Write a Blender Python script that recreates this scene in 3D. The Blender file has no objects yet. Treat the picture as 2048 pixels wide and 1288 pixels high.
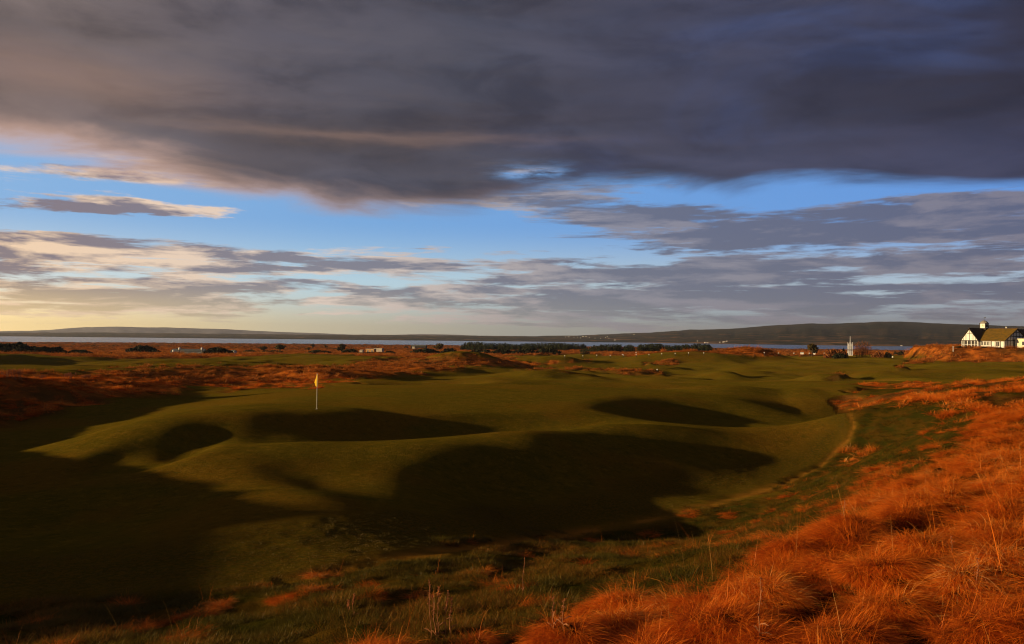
import bpy, bmesh, math, random
import numpy as np
from mathutils import Vector, Matrix, noise as mnoise

scene = bpy.context.scene
COL = scene.collection
R_ = math.radians
rng = np.random.default_rng(7)
random.seed(7)

# ------------------------------------------------------------------ camera
CAMZ = 16.0            # metres above the firth
F_PX = 1607.0          # focal length in pixels of the 2048 px wide photograph
PITCH, ROLL = R_(1.14), R_(0.50)
cam_data = bpy.data.cameras.new("camera")
cam_data.sensor_width = 36.0
cam_data.lens = 36.0 * F_PX / 2048.0
cam_data.clip_start = 0.1
cam_data.clip_end = 60000.0
cam = bpy.data.objects.new("camera", cam_data)
COL.objects.link(cam)
fwd = Vector((0, math.cos(PITCH), math.sin(PITCH)))
right0 = Vector((1, 0, 0))
up0 = right0.cross(fwd)
right = right0 * math.cos(ROLL) + up0 * math.sin(ROLL)
up = right.cross(fwd)
cam.matrix_world = Matrix(((right.x, up.x, -fwd.x, 0), (right.y, up.y, -fwd.y, 0),
                           (right.z, up.z, -fwd.z, CAMZ), (0, 0, 0, 1)))
scene.camera = cam
scene.view_settings.view_transform = 'Standard'
scene.view_settings.look = 'None'
scene.view_settings.gamma = 1.0
EXPO = 0.35            # the photograph is exposed a little above a midday reading
scene.view_settings.exposure = EXPO
scene.view_settings.use_curve_mapping = False
scene.cycles.filter_width = 1.1
scene.cycles.max_bounces = 6
scene.cycles.diffuse_bounces = 3
scene.cycles.transparent_max_bounces = 8


def ray(px, py):
    d = right * ((px - 1024) / F_PX) + up * ((644 - py) / F_PX) + fwd
    return d


def G(px, py, h):
    """ground point seen at a photo pixel when it lies h metres below the eye"""
    d = ray(px, py)
    t = -h / d.z
    return (d.x * t, d.y * t, CAMZ - h)


def AT(px, py, Y):
    """point seen at a photo pixel, Y metres in front"""
    d = ray(px, py)
    t = Y / d.y
    return Vector((d.x * t, Y, CAMZ + d.z * t))


def project(x, y, z):
    """world arrays -> photo pixels"""
    z = z - CAMZ
    a = x * right.x + y * right.y + z * right.z
    b = x * up.x + y * up.y + z * up.z
    c = x * fwd.x + y * fwd.y + z * fwd.z
    c = np.where(c < 0.05, np.nan, c)
    return 1024 + F_PX * a / c, 644 - F_PX * b / c


# ------------------------------------------------------------------ sun
SUN_EL = R_(6.2)
SUN_H = R_(18.0)       # how far behind the viewer's left shoulder
sun_vec = Vector((-math.cos(SUN_H) * math.cos(SUN_EL), -math.sin(SUN_H) * math.cos(SUN_EL), math.sin(SUN_EL)))
sd = bpy.data.lights.new("sun", 'SUN')
sd.energy = 5.0
sd.angle = R_(0.5)
sd.color = (1.0, 0.72, 0.38)
so = bpy.data.objects.new("sun", sd)
so.rotation_euler = sun_vec.to_track_quat('Z', 'Y').to_euler()
so.location = (0, 0, 80)
COL.objects.link(so)


# ------------------------------------------------------------------ node helper
class NT:
    def __init__(self, tree):
        self.t = tree; self.n = tree.nodes; self.l = tree.links

    def put(self, sock, v):
        if isinstance(v, bpy.types.NodeSocket):
            self.l.new(v, sock)
        elif v is not None:
            if isinstance(v, (tuple, list)) and len(v) == 3 and sock.type == 'RGBA':
                v = (*v, 1.0)
            sock.default_value = v

    def m(self, op, a, b=None, c=None, clamp=False):
        nd = self.n.new('ShaderNodeMath'); nd.operation = op; nd.use_clamp = clamp
        for i, v in enumerate((a, b, c)):
            if v is not None: self.put(nd.inputs[i], v)
        return nd.outputs[0]

    def vm(self, op, a, b=None, out=0):
        nd = self.n.new('ShaderNodeVectorMath'); nd.operation = op
        self.put(nd.inputs[0], a)
        if b is not None: self.put(nd.inputs[1], b)
        return nd.outputs[out]

    def ss(self, x, lo, hi, o0=0.0, o1=1.0):
        nd = self.n.new('ShaderNodeMapRange'); nd.interpolation_type = 'SMOOTHSTEP'
        self.put(nd.inputs['Value'], x)
        nd.inputs['From Min'].default_value = lo; nd.inputs['From Max'].default_value = hi
        nd.inputs['To Min'].default_value = o0; nd.inputs['To Max'].default_value = o1
        return nd.outputs[0]

    def noise(self, vec, scale, detail=4, rough=0.5, dist=0.0, color=False):
        nd = self.n.new('ShaderNodeTexNoise')
        if vec is not None: self.put(nd.inputs['Vector'], vec)
        nd.inputs['Scale'].default_value = scale; nd.inputs['Detail'].default_value = detail
        nd.inputs['Roughness'].default_value = rough; nd.inputs['Distortion'].default_value = dist
        return nd.outputs[1 if color else 0]

    def mix(self, f, a, b, mode='MIX', clampf=True):
        nd = self.n.new('ShaderNodeMix'); nd.data_type = 'RGBA'; nd.blend_type = mode; nd.clamp_factor = clampf
        self.put(nd.inputs['Factor'], f); self.put(nd.inputs['A'], a) if False else None
        cs = [s for s in nd.inputs if s.type == 'RGBA']
        self.put(cs[0], a); self.put(cs[1], b)
        return [s for s in nd.outputs if s.type == 'RGBA'][0]

    def attr(self, name, out='Fac'):
        nd = self.n.new('ShaderNodeAttribute'); nd.attribute_name = name
        return nd.outputs[out]

    def xyz(self, x, y, z):
        nd = self.n.new('ShaderNodeCombineXYZ')
        self.put(nd.inputs[0], x); self.put(nd.inputs[1], y); self.put(nd.inputs[2], z)
        return nd.outputs[0]

    def sep(self, v):
        nd = self.n.new('ShaderNodeSeparateXYZ'); self.put(nd.inputs[0], v)
        return nd.outputs

    def curve(self, x, pts):
        nd = self.n.new('ShaderNodeFloatCurve'); self.put(nd.inputs['Value'], x)
        c = nd.mapping.curves[0]
        c.points[0].location = pts[0]; c.points[-1].location = pts[-1]
        for p in pts[1:-1]: c.points.new(*p)
        nd.mapping.update()
        return nd.outputs[0]

    def ramp(self, x, stops):
        nd = self.n.new('ShaderNodeValToRGB'); self.put(nd.inputs[0], x)
        e = nd.color_ramp.elements
        e[0].position = stops[0][0]; e[0].color = (*stops[0][1], 1)
        e[1].position = stops[-1][0]; e[1].color = (*stops[-1][1], 1)
        for p, c in stops[1:-1]:
            q = e.new(p); q.color = (*c, 1)
        return nd.outputs[0]


def s2l(r, g, b):
    f = lambda c: (c / 255 / 12.92) if c <= 10 else (((c / 255) + 0.055) / 1.055) ** 2.4
    return (f(r), f(g), f(b))


# ------------------------------------------------------------------ sky
SKY_STR = 0.10
world = bpy.data.worlds.new("World")
scene.world = world
world.use_nodes = True
wt = world.node_tree
wt.nodes.clear()
W = NT(wt)


def K(r, g, b, k=1.0):          # a display colour turned into sky radiance before the strength
    c = s2l(r, g, b)
    return tuple(v * k / SKY_STR / 2 ** EXPO for v in c)


def px2ae(px, py):
    d = ray(px, py).normalized()
    return math.degrees(math.atan2(d.x, d.y)), math.degrees(math.asin(d.z))


tc = wt.nodes.new('ShaderNodeTexCoord').outputs['Generated']
nish = wt.nodes.new('ShaderNodeTexSky')
nish.sky_type = 'NISHITA'
nish.sun_disc = False
nish.sun_elevation = SUN_EL
nish.sun_rotation = math.atan2(sun_vec.x, sun_vec.y)
nish.air_density = 1.0; nish.dust_density = 1.2; nish.ozone_density = 1.5
dx, dy, dz = W.sep(W.vm('NORMALIZE', tc))
az = W.m('MULTIPLY', W.m('ARCTAN2', dx, dy), 57.29578)
el = W.m('MULTIPLY', W.m('ARCSINE', dz), 57.29578)
azl = W.m('DIVIDE', W.m('ADD', az, 32.5), 65.0, clamp=True)         # 0 left .. 1 right of the view

# clear air: nishita, warmed towards the horizon
elc = W.m('MAXIMUM', el, 0.0)
horizon_col = W.ramp(azl, [(0.0, K(255, 220, 146, 1.35)), (0.08, K(246, 214, 148, 1.2)), (0.25, K(206, 194, 160, 1.1)), (0.5, K(160, 162, 154)), (0.75, K(128, 132, 138)), (1.0, K(122, 124, 132))])
mid_col = W.ramp(azl, [(0.0, K(214, 226, 226)), (0.3, K(185, 215, 228)), (0.6, K(184, 206, 216)), (1.0, K(172, 190, 206))])
blue_col = W.ramp(azl, [(0.0, K(140, 190, 245)), (0.35, K(120, 178, 242)), (1.0, K(84, 148, 236))])
nb = W.mix(1.0, nish.outputs[0], (0.95, 1.0, 1.1, 1), 'MULTIPLY')
up_col = W.mix(0.75, nb, blue_col)
clear = W.mix(W.ss(el, 3.0, 8.3), mid_col, up_col)
clear = W.mix(W.ss(el, 0.2, 4.0), horizon_col, clear)

# warped angular coordinates for the cloud shapes
p3 = W.xyz(W.m('MULTIPLY', dx, 3.0), W.m('MULTIPLY', dy, 3.0), W.m('MULTIPLY', dz, 17.0))
wn = W.noise(p3, 2.2, 5, 0.6, 0.0, True)
wr, wg, wb = W.sep(wn)
waz = W.m('ADD', az, W.m('MULTIPLY', W.m('SUBTRACT', wr, 0.5), 11.0))
wel = W.m('ADD', el, W.m('MULTIPLY', W.m('SUBTRACT', wg, 0.5), 2.0))


def blob(px, py, hw, hh, amp):
    a0, e0 = px2ae(px, py)
    k = math.cos(R_(a0)) ** 2
    sa, se = hw / 28.05 * k, hh / 28.05
    u = W.m('DIVIDE', W.m('SUBTRACT', waz, a0), sa)
    v = W.m('DIVIDE', W.m('SUBTRACT', wel, e0), se)
    r2 = W.m('ADD', W.m('MULTIPLY', u, u), W.m('MULTIPLY', v, v))
    return W.m('MULTIPLY', W.m('EXPONENT', W.m('MULTIPLY', r2, -1.0)), amp)


def density(offset):
    q = p3 if offset is None else W.vm('ADD', p3, offset)
    a = W.noise(q, 1.5, 8, 0.60, 0.2)
    return a


N0 = density(None)
N1 = density((-0.10, -0.02, -0.14))
lit = W.m('MULTIPLY', W.m('SUBTRACT', N0, N1), 9.0)

# cover of the broken low cloud over height (left and right of the view)
eln = W.m('DIVIDE', elc, 30.0, clamp=True)
cl = W.curve(eln, [(0.0, 0.0), (0.035, 0.30), (0.075, 0.60), (0.13, 0.62), (0.165, 0.58), (0.195, 0.44), (0.235, 0.25), (0.28, 0.22), (0.34, 0.28), (0.45, 0.52), (1.0, 0.52)])
cr = W.curve(eln, [(0.0, 0.14), (0.035, 0.42), (0.07, 0.60), (0.11, 0.56), (0.16, 0.44), (0.20, 0.54), (0.25, 0.46), (0.30, 0.52), (0.38, 0.40), (0.45, 0.6), (1.0, 0.6)])
xf = W.ss(azl, 0.25, 0.75)
cov = W.m('ADD', W.m('MULTIPLY', cl, W.m('SUBTRACT', 1.0, xf)), W.m('MULTIPLY', cr, xf))
Nf = W.noise(W.xyz(W.m('MULTIPLY', dx, 4.6), W.m('MULTIPLY', dy, 4.6), W.m('MULTIPLY', dz, 50.0)), 1.9, 7, 0.62, 0.2)
streak = W.m('MULTIPLY', W.m('MULTIPLY', W.m('SUBTRACT', Nf, 0.5), 1.9), W.ss(el, 12.0, 6.0, 0.35, 1.0))
D = W.m('ADD', W.m('ADD', W.m('MULTIPLY', W.m('SUBTRACT', N0, 0.5), 1.5), cov), streak)
for b in [(300, 424, 190, 22, 1.25), (90, 408, 90, 10, 0.35), (70, 486, 180, 16, 0.85), (620, 520, 200, 17, 0.45), (890, 488, 60, 6, 0.4),
          (1850, 415, 230, 20, 0.5), (1250, 425, 260, 40, 0.4), (1650, 470, 330, 22, 0.35), (1600, 540, 400, 26, 0.35),
          (150, 596, 240, 18, 0.45), (400, 606, 90, 6, 0.3), (1450, 600, 700, 18, 0.25), (300, 350, 150, 26, 0.35), (1040, 648, 110, 4, 0.5), (640, 626, 120, 4, 0.35),
          (720, 455, 380, 38, -0.8), (330, 460, 280, 16, -0.4), (1650, 385, 360, 22, -0.7), (1500, 505, 500, 9, -0.32), (1250, 520, 300, 10, -0.3), (1100, 494, 160, 10, -0.3)]:
    D = W.m('ADD', D, blob(*b))
thin = W.ss(D, 0.37, 0.68)

# the heavy deck overhead: its lower edge as seen across the view
edge_px = [(-200, 300), (0, 322), (250, 350), (500, 396), (700, 424), (900, 440), (1000, 430), (1100, 408), (1200, 394), (1300, 388), (1450, 380), (1560, 358), (1750, 362), (2048, 362), (2250, 370)]
pts = []
for p in edge_px:
    a0, e0 = px2ae(*p)
    pts.append((min(max((a0 + 45) / 90, 0), 1), e0 / 30))
pts = [(0.0, pts[0][1])] + pts + [(1.0, pts[-1][1])]
edge = W.m('MULTIPLY', W.curve(W.m('DIVIDE', W.m('ADD', az, 45.0), 90.0, clamp=True), pts), 30.0)
dn = W.noise(p3, 0.9, 7, 0.56, 0.5)
above = W.m('ADD', W.m('SUBTRACT', el, edge), W.m('MULTIPLY', W.m('SUBTRACT', dn, 0.5), 5.6))
deck = W.ss(above, -0.5, 1.3)
tear = W.m('ADD', blob(1035, 345, 55, 13, 0.8), blob(1098, 340, 60, 13, 1.0))
tear = W.m('MULTIPLY', tear, W.ss(W.noise(p3, 5.0, 6, 0.6), 0.34, 0.58), None, True)
deck = W.m('MULTIPLY', deck, W.m('SUBTRACT', 1.0, tear))

soft = W.noise(p3, 0.5, 3, 0.4, 0.8)
soft2 = W.noise(W.xyz(dx, dy, W.m('MULTIPLY', dz, 3.5)), 2.6, 4, 0.5, 0.8)
deck_base = W.ramp(azl, [(0.0, K(114, 102, 101)), (0.2, K(86, 82, 91)), (0.45, K(70, 71, 85)), (0.7, K(66, 68, 90)), (1.0, K(56, 58, 82))])
deck_dark = W.ramp(azl, [(0.0, K(88, 80, 83)), (0.35, K(66, 61, 67)), (0.7, K(52, 54, 72)), (1.0, K(42, 42, 58))])
deck_col = W.mix(W.ss(soft, 0.36, 0.62), deck_dark, deck_base)
deck_col = W.mix(W.m('MULTIPLY', W.ss(soft2, 0.5, 0.72), W.ss(azl, 0.35, 0.7, 0.0, 0.5)), deck_col, K(62, 78, 122))
mott = W.noise(W.xyz(W.m('MULTIPLY', dx, 3.2), W.m('MULTIPLY', dy, 3.2), W.m('MULTIPLY', dz, 9.0)), 2.4, 7, 0.58, 0.4)
deck_col = W.mix(W.ss(mott, 0.34, 0.66, 0.0, 0.42), deck_col, W.mix(1.0, deck_col, (1.75, 1.7, 1.62, 1), 'MULTIPLY'))
deck_col = W.mix(W.ss(mott, 0.5, 0.3, 0.0, 0.25), deck_col, K(40, 40, 54))
# warm light raking along the left underside
rib = W.m('ADD', blob(80, 140, 360, 40, 0.42), blob(0, 260, 200, 50, 0.3))
rib = W.m('ADD', rib, blob(700, 270, 360, 12, 0.3))
deck_col = W.mix(rib, deck_col, K(168, 134, 118))
rim = W.m('MULTIPLY', W.ss(above, 2.2, 0.0), W.ss(azl, 0.62, 0.05))
deck_col = W.mix(W.m('MULTIPLY', rim, 0.85), deck_col, K(226, 184, 164))

# low cloud colour: shaded bodies, flanks lit from the left
thin_shade = W.ramp(azl, [(0.0, K(132, 116, 122)), (0.3, K(126, 124, 138)), (0.6, K(104, 108, 128)), (1.0, K(92, 96, 120))])
thin_lit = W.ramp(azl, [(0.0, K(250, 214, 176)), (0.3, K(226, 206, 192)), (0.6, K(140, 138, 150)), (1.0, K(124, 120, 134))])
lowf = W.ss(el, 4.0, 1.0)
thin_shade = W.mix(W.m('MULTIPLY', lowf, 0.5), thin_shade, horizon_col)
tcol = W.mix(W.m('ADD', W.m('MULTIPLY', W.ss(D, 0.85, 0.48), 0.65), lit, clamp=True), thin_shade, thin_lit)
c1 = W.mix(W.m('MULTIPLY', thin, 0.93), clear, tcol)
c2 = W.mix(W.m('MULTIPLY', deck, 0.985), c1, deck_col)
# below the horizon nothing shows: dull ground tone
c2 = W.mix(W.ss(el, 24.0, 60.0, 0.0, 0.55), c2, K(44, 43, 56))
c3 = W.mix(W.ss(el, -0.6, -2.5), c2, K(60, 48, 40))
bg = wt.nodes.new('ShaderNodeBackground')
bg.inputs['Strength'].default_value = SKY_STR
wt.links.new(c3, bg.inputs['Color'])
wo = wt.nodes.new('ShaderNodeOutputWorld')
wt.links.new(bg.outputs[0], wo.inputs['Surface'])

# ------------------------------------------------------------------ object helpers
def tag(o, label=None, cat=None, group=None, kind=None):
    if label: o['label'] = label
    if cat: o['category'] = cat
    if group: o['group'] = group
    if kind: o['kind'] = kind
    return o


def empty(name, loc, rz=0.0):
    o = bpy.data.objects.new(name, None)
    o.empty_display_size = 0.5
    COL.objects.link(o); o.location = loc; o.rotation_euler = (0, 0, rz)
    return o


def mesh_obj(name, verts, faces, mat, parent=None, smooth=False):
    me = bpy.data.meshes.new(name)
    me.from_pydata([tuple(v) for v in verts], [], faces)
    me.update()
    if smooth:
        me.polygons.foreach_set('use_smooth', [True] * len(me.polygons))
    mats = mat if isinstance(mat, (list, tuple)) else [mat]
    for m_ in mats: me.materials.append(m_)
    o = bpy.data.objects.new(name, me)
    COL.objects.link(o)
    if parent is not None: o.parent = parent
    return o


def copy_tree(o, parent=None):
    c = o.copy(); COL.objects.link(c)
    c.parent = parent
    for ch in list(o.children): copy_tree(ch, c)
    return c


# ------------------------------------------------------------------ numpy noise
def _hash(ix, iy, seed):
    h = (ix.astype(np.int64) * 374761393 + iy.astype(np.int64) * 668265263 + seed * 1442695041) & 0x7fffffff
    h = ((h ^ (h >> 13)) * 1274126177) & 0x7fffffff
    h = h ^ (h >> 16)
    return (h & 0xffffff) / float(0xffffff)


def vnoise(x, y, seed=0):
    ix = np.floor(x); iy = np.floor(y); fx = x - ix; fy = y - iy
    fx = fx * fx * fx * (fx * (fx * 6 - 15) + 10); fy = fy * fy * fy * (fy * (fy * 6 - 15) + 10)
    a = _hash(ix, iy, seed); b = _hash(ix + 1, iy, seed); c = _hash(ix, iy + 1, seed); d = _hash(ix + 1, iy + 1, seed)
    return (a + (b - a) * fx + (c - a) * fy + (a - b - c + d) * fx * fy) * 2 - 1


def fbm(x, y, scale, octaves=4, seed=0, gain=0.5):
    s = np.zeros_like(x, dtype=float); a = 1.0; f = 1.0 / scale; t = 0
    for i in range(octaves):
        ca, sa = math.cos(i * 1.1 + seed), math.sin(i * 1.1 + seed)
        s += a * vnoise((x * ca - y * sa) * f + 13.7 * i, (x * sa + y * ca) * f + 7.1 * i, seed + i)
        t += a; a *= gain; f *= 2.03
    return s / t


def sstep(x, a, b):
    t = np.clip((x - a) / (b - a), 0, 1)
    return t * t * (3 - 2 * t)


def poly_sd(px, py, poly):
    """signed distance in the units of px,py; positive inside"""
    P = np.array(poly, float); n = len(P)
    d = np.full(px.shape, 1e18); inside = np.zeros(px.shape, bool)
    for i in range(n):
        a = P[i]; b = P[(i + 1) % n]
        ex, ey = b - a
        wx = px - a[0]; wy = py - a[1]
        t = np.clip((wx * ex + wy * ey) / (ex * ex + ey * ey), 0, 1)
        d = np.minimum(d, (wx - ex * t) ** 2 + (wy - ey * t) ** 2)
        c = ((a[1] > py) != (b[1] > py)) & (px < (b[0] - a[0]) * (py - a[1]) / (b[1] - a[1] + 1e-12) + a[0])
        inside ^= c
    return np.where(inside, 1, -1) * np.sqrt(d)


def cells(x, y, size, seed=0):
    """tussock cells: distance to the nearest centre (0..1), its offset and a random number for it"""
    gx = np.floor(x / size); gy = np.floor(y / size)
    best = np.full(x.shape, 9.0); bx = np.zeros(x.shape); by = np.zeros(x.shape); bh = np.zeros(x.shape)
    for i in (-1, 0, 1):
        for j in (-1, 0, 1):
            cx = gx + i; cy = gy + j
            px = (cx + 0.15 + 0.7 * _hash(cx, cy, seed)) * size; py = (cy + 0.15 + 0.7 * _hash(cx, cy, seed + 5)) * size
            d = np.hypot(x - px, y - py) / size
            m = d < best
            best = np.where(m, d, best); bx = np.where(m, x - px, bx); by = np.where(m, y - py, by); bh = np.where(m, _hash(cx, cy, seed + 9), bh)
    return best, bx, by, bh


CELL = 0.62


# ------------------------------------------------------------------ the lie of the land
# (photo pixel, metres below the eye) of ground one can read off the photograph
CTRL = [
    # rough bank at the viewer's feet
    (2048, 1288, 1.75), (1700, 1288, 1.9), (1300, 1288, 2.2), (900, 1288, 2.7), (500, 1288, 3.2), (0, 1288, 3.8),
    (2048, 1100, 1.9), (1700, 1130, 2.25), (2048, 950, 2.1), (2048, 850, 2.3), (2048, 790, 2.5), (2048, 764, 2.75),
    (1850, 1000, 2.6), (1850, 920, 2.9), (1900, 850, 2.9), (1950, 800, 2.8), (1850, 790, 3.35), (1740, 782, 3.8), (1690, 790, 4.2),
    (1700, 1000, 3.1), (1450, 1100, 3.05), (1200, 1180, 3.1), (900, 1220, 3.3), (600, 1250, 3.5), (300, 1270, 3.8),
    # foot of the bank
    (1705, 850, 4.35), (1640, 930, 4.3), (1500, 990, 4.35), (1300, 1037, 4.35), (1100, 1072, 4.3), (900, 1092, 4.25),
    (600, 1160, 4.2), (300, 1205, 4.3), (0, 1235, 4.5),
    # hollow ground in front of the green
    (850, 1040, 5.0), (600, 1050, 4.9), (400, 1060, 5.1), (150, 1060, 5.4), (0, 1000, 5.6), (150, 980, 5.7), (0, 900, 5.9),
    (650, 960, 5.0), (500, 960, 5.3), (850, 900, 4.95), (600, 900, 4.9), (480, 905, 5.0), (300, 960, 5.75),
    (1000, 930, 5.2), (1250, 1000, 5.0), (1450, 950, 4.9), (1560, 900, 4.85), (1600, 860, 4.7), (1200, 875, 4.85), (1050, 880, 4.8),
    # nose and left shoulder of the green
    (230, 905, 5.25), (300, 870, 5.0), (350, 840, 4.75), (450, 820, 4.55), (560, 800, 4.45), (640, 775, 4.45),
    (160, 900, 5.9), (240, 845, 6.0), (400, 800, 6.0), (100, 850, 6.1), (250, 800, 6.0), (500, 782, 5.6), (0, 840, 6.0), (0, 800, 5.6),
    # top of the green
    (633, 818, 4.35), (800, 800, 4.35), (800, 775, 4.5), (1000, 800, 4.45), (1000, 768, 4.55), (1200, 790, 4.5), (1300, 771, 4.75),
    (1450, 775, 5.1), (1450, 800, 4.75), (1550, 790, 4.9), (1620, 770, 5.3), (500, 850, 4.55), (700, 830, 4.4),
    # left valley and dune ridge
    (0, 757, 3.6), (60, 762, 3.9), (125, 765, 4.3), (200, 772, 5.0), (330, 778, 5.7), (260, 748, 4.7), (420, 737, 4.6), (600, 740, 4.9), (480, 765, 5.6), (720, 745, 5.2),
    (760, 726, 5.1), (850, 717, 5.2), (900, 735, 6.0), (800, 750, 5.4),
    
    (100, 735, 6.2), (300, 728, 6.3), (50, 722, 6.0), (150, 719, 6.1), (400, 721, 6.2), (560, 719, 6.0), (680, 712, 5.7), (500, 711, 6.4),
    # middle fairways
    (1000, 745, 5.9), (1100, 752, 5.6), (1300, 752, 6.1), (1400, 740, 6.2), (1500, 750, 6.1), (1600, 735, 6.3), (1700, 740, 6.2), (1800, 755, 5.4),
    (1700, 715, 6.2), (1500, 722, 6.4), (1300, 715, 6.6), (1150, 712, 6.9), (1000, 712, 7.0), (1000, 725, 6.3), (1200, 728, 6.4),
    (1850, 735, 5.3), (1950, 738, 5.0), (2048, 738, 4.8), (1900, 726, 5.3), (2040, 724, 5.2), (1850, 712, 6.1), (1780, 712, 6.2), (1630, 709, 6.6),
    (1420, 704, 6.9), (1280, 704, 7.1), (1180, 706, 7.3), (1800, 707, 6.8),
    # links running down to the shore
    (0, 712, 7.0), (100, 705, 8.0), (300, 707, 7.5), (450, 709, 7.0), (650, 706, 7.6), (900, 704, 8.0), (1100, 702, 8.5),
    (200, 690, 10.5), (450, 693, 10.5), (700, 695, 11.5), (1000, 697, 12.0), (1300, 699, 12.5), (1700, 702, 12.5),
    (100, 684, 13.2), (300, 682.5, 13.3), (600, 685, 14.6), (1000, 689.5, 15.2), (1400, 695, 15.0), (1800, 700, 14.6),
]
cp = [G(*c) for c in CTRL]
# ground beyond the frame: the bank carries on at the viewer's back, a dune shuts the left
EXTRA = [
    (0, 0, 1.7), (3, 1, 1.6), (-3, 2, 2.1), (-6, 3, 2.9), (-10, 5, 3.9), (6, 0, 1.3), (10, 6, 1.4), (16, 12, 1.7), (25, 25, 2.0), (40, 40, 2.4), (60, 60, 2.7),
    (0, -6, 1.3), (10, -10, 0.9), (-10, -8, 2.4), (-16, -2, 3.8), (-18, 6, 4.4), (0, -20, 1.2), (20, -20, 0.8), (-20, -20, 2.0),
    (-26, -5, 1.6), (-28, 4, 1.3), (-28, 9, 1.9), (-28, 14, 2.4), (-28, 17.5, 3.1), (-28, 21, 3.5), (-32, 26, 3.3), (-40, 36, 3.7), (-47, 48, 3.8), (-50, 60, 3.6), (-60, 72, 3.9), (-45, 10, 1.0), (-45, 0, 0.6), (-50, 25, 3.0), (-75, 80, 4.6),
    (-60, 25, 2.6), (-100, 40, 4.0), (-120, 120, 5.2), (-150, 148, 2.2), (-175, 180, 2.6), (-200, 60, 6), (-200, 250, 7), (-60, -50, 2.0), (50, -60, 1.5), (100, 0, 2.0), (100, 60, 2.6),  # includes an unseen hump far left, added to shade the left valley
    (160, 100, 3.0), (260, 160, 4.0), (0, -120, 3.0), (-150, -150, 6), (150, -150, 3), (400, 0, 6), (-400, 0, 8), (0, -400, 8),
    (600, 400, 10), (700, 900, 13.5), (-900, 700, 13.3), (-1100, 200, 14.5), (1200, 300, 14), (1300, 900, 15.4), (-300, 500, 9.5), (-500, 900, 12.5),
    (0, -1200, 12), (-1000, -700, 13), (1000, -700, 12),
]
for x, y, h in EXTRA: cp.append((x, y, CAMZ - h))
cp = np.array(cp)


def _lp(x, y):
    r = np.sqrt(x * x + y * y) + 6.0
    k = np.log(r) * 1.0
    a = np.arctan2(x, y + 1e-9)
    rr = k
    return rr * np.sin(a) * 1.9, rr * np.cos(a) * 1.9, k


def _phi(d2):
    return np.sqrt(d2 + 0.0009)


def _feat(x, y):
    r = np.sqrt(x * x + y * y) + 5.0
    a = np.arctan2(x, y)
    return np.log(r), a


# fitted to where the low sun's shadows fall in the photograph
TUNE = [(-28, 9, -0.68), (-28, 14, 0.35), (-28, 17.5, 0.25), (-28, 21, -0.06), (-32, 26, 0.12), (-40, 36, 0.11), (-47, 48, 0.4), (-50, 60, 0.76), (-60, 72, -0.03), G(650, 960, 5.0)[:2] + (-0.42,), G(500, 960, 5.3)[:2] + (0.12,), G(850, 900, 4.95)[:2] + (0.11,), G(600, 900, 4.9)[:2] + (0.01,), G(480, 905, 5.0)[:2] + (-0.11,), G(300, 960, 5.75)[:2] + (0.38,), G(230, 905, 5.25)[:2] + (0.17,), G(300, 870, 5.0)[:2] + (0.07,), G(850, 1040, 5.0)[:2] + (-0.09,), G(600, 1050, 4.9)[:2] + (0.09,), G(400, 1060, 5.1)[:2] + (0.25,), G(150, 980, 5.7)[:2] + (-0.07,), G(1000, 930, 5.2)[:2] + (-0.03,), G(1250, 1000, 5.0)[:2] + (-0.16,), G(1450, 950, 4.9)[:2] + (0.08,), G(1560, 900, 4.85)[:2] + (-0.13,), G(1200, 875, 4.85)[:2] + (0.03,), G(1050, 880, 4.8)[:2] + (0.31,), G(700, 830, 4.4)[:2] + (0.01,), G(500, 850, 4.55)[:2] + (0.13,), G(1600, 860, 4.7)[:2] + (0.01,), G(350, 840, 4.75)[:2] + (0.22,), G(450, 820, 4.55)[:2] + (0.22,), G(240, 845, 6.0)[:2] + (0.13,), G(160, 900, 5.9)[:2] + (-0.06,)]
for tx_, ty_, tz_ in TUNE:
    k_ = int(np.argmin(np.hypot(cp[:, 0] - tx_, cp[:, 1] - ty_))); cp[k_, 2] += tz_


for tx_, ty_, tz_ in [(-28, 9, 0.1), (-28, 14, -0.28), (-28, 17.5, -0.25), (-28, 21, -0.05)]:
    k_ = int(np.argmin(np.hypot(cp[:, 0] - tx_, cp[:, 1] - ty_))); cp[k_, 2] += tz_


_cl, _ca = _feat(cp[:, 0], cp[:, 1])


def _kern(l1, a1, l2, a2):
    da = a1[:, None] - a2[None, :]
    # arc distance between two bearings, seam free
    dd = (2 * np.sin(da / 2)) ** 2
    dl = (l1[:, None] - l2[None, :]) ** 2
    return _phi(dl + dd)


_A = _kern(_cl, _ca, _cl, _ca)
_n = len(cp)
_M = np.zeros((_n + 1, _n + 1)); _M[:_n, :_n] = _A - np.eye(_n) * 0.004
_M[:_n, _n] = 1; _M[_n, :_n] = 1
_rhs = np.zeros(_n + 1); _rhs[:_n] = cp[:, 2]
_wt = np.linalg.solve(_M, _rhs)


def base_h(x, y):
    out = np.empty(x.shape)
    xf_, yf_ = x.ravel(), y.ravel(); o = out.ravel()
    for i in range(0, len(xf_), 20000):
        l, a = _feat(xf_[i:i + 20000], yf_[i:i + 20000])
        o[i:i + 20000] = _kern(l, a, _cl, _ca) @ _wt[:_n] + _wt[_n]
    return o.reshape(x.shape)


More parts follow.
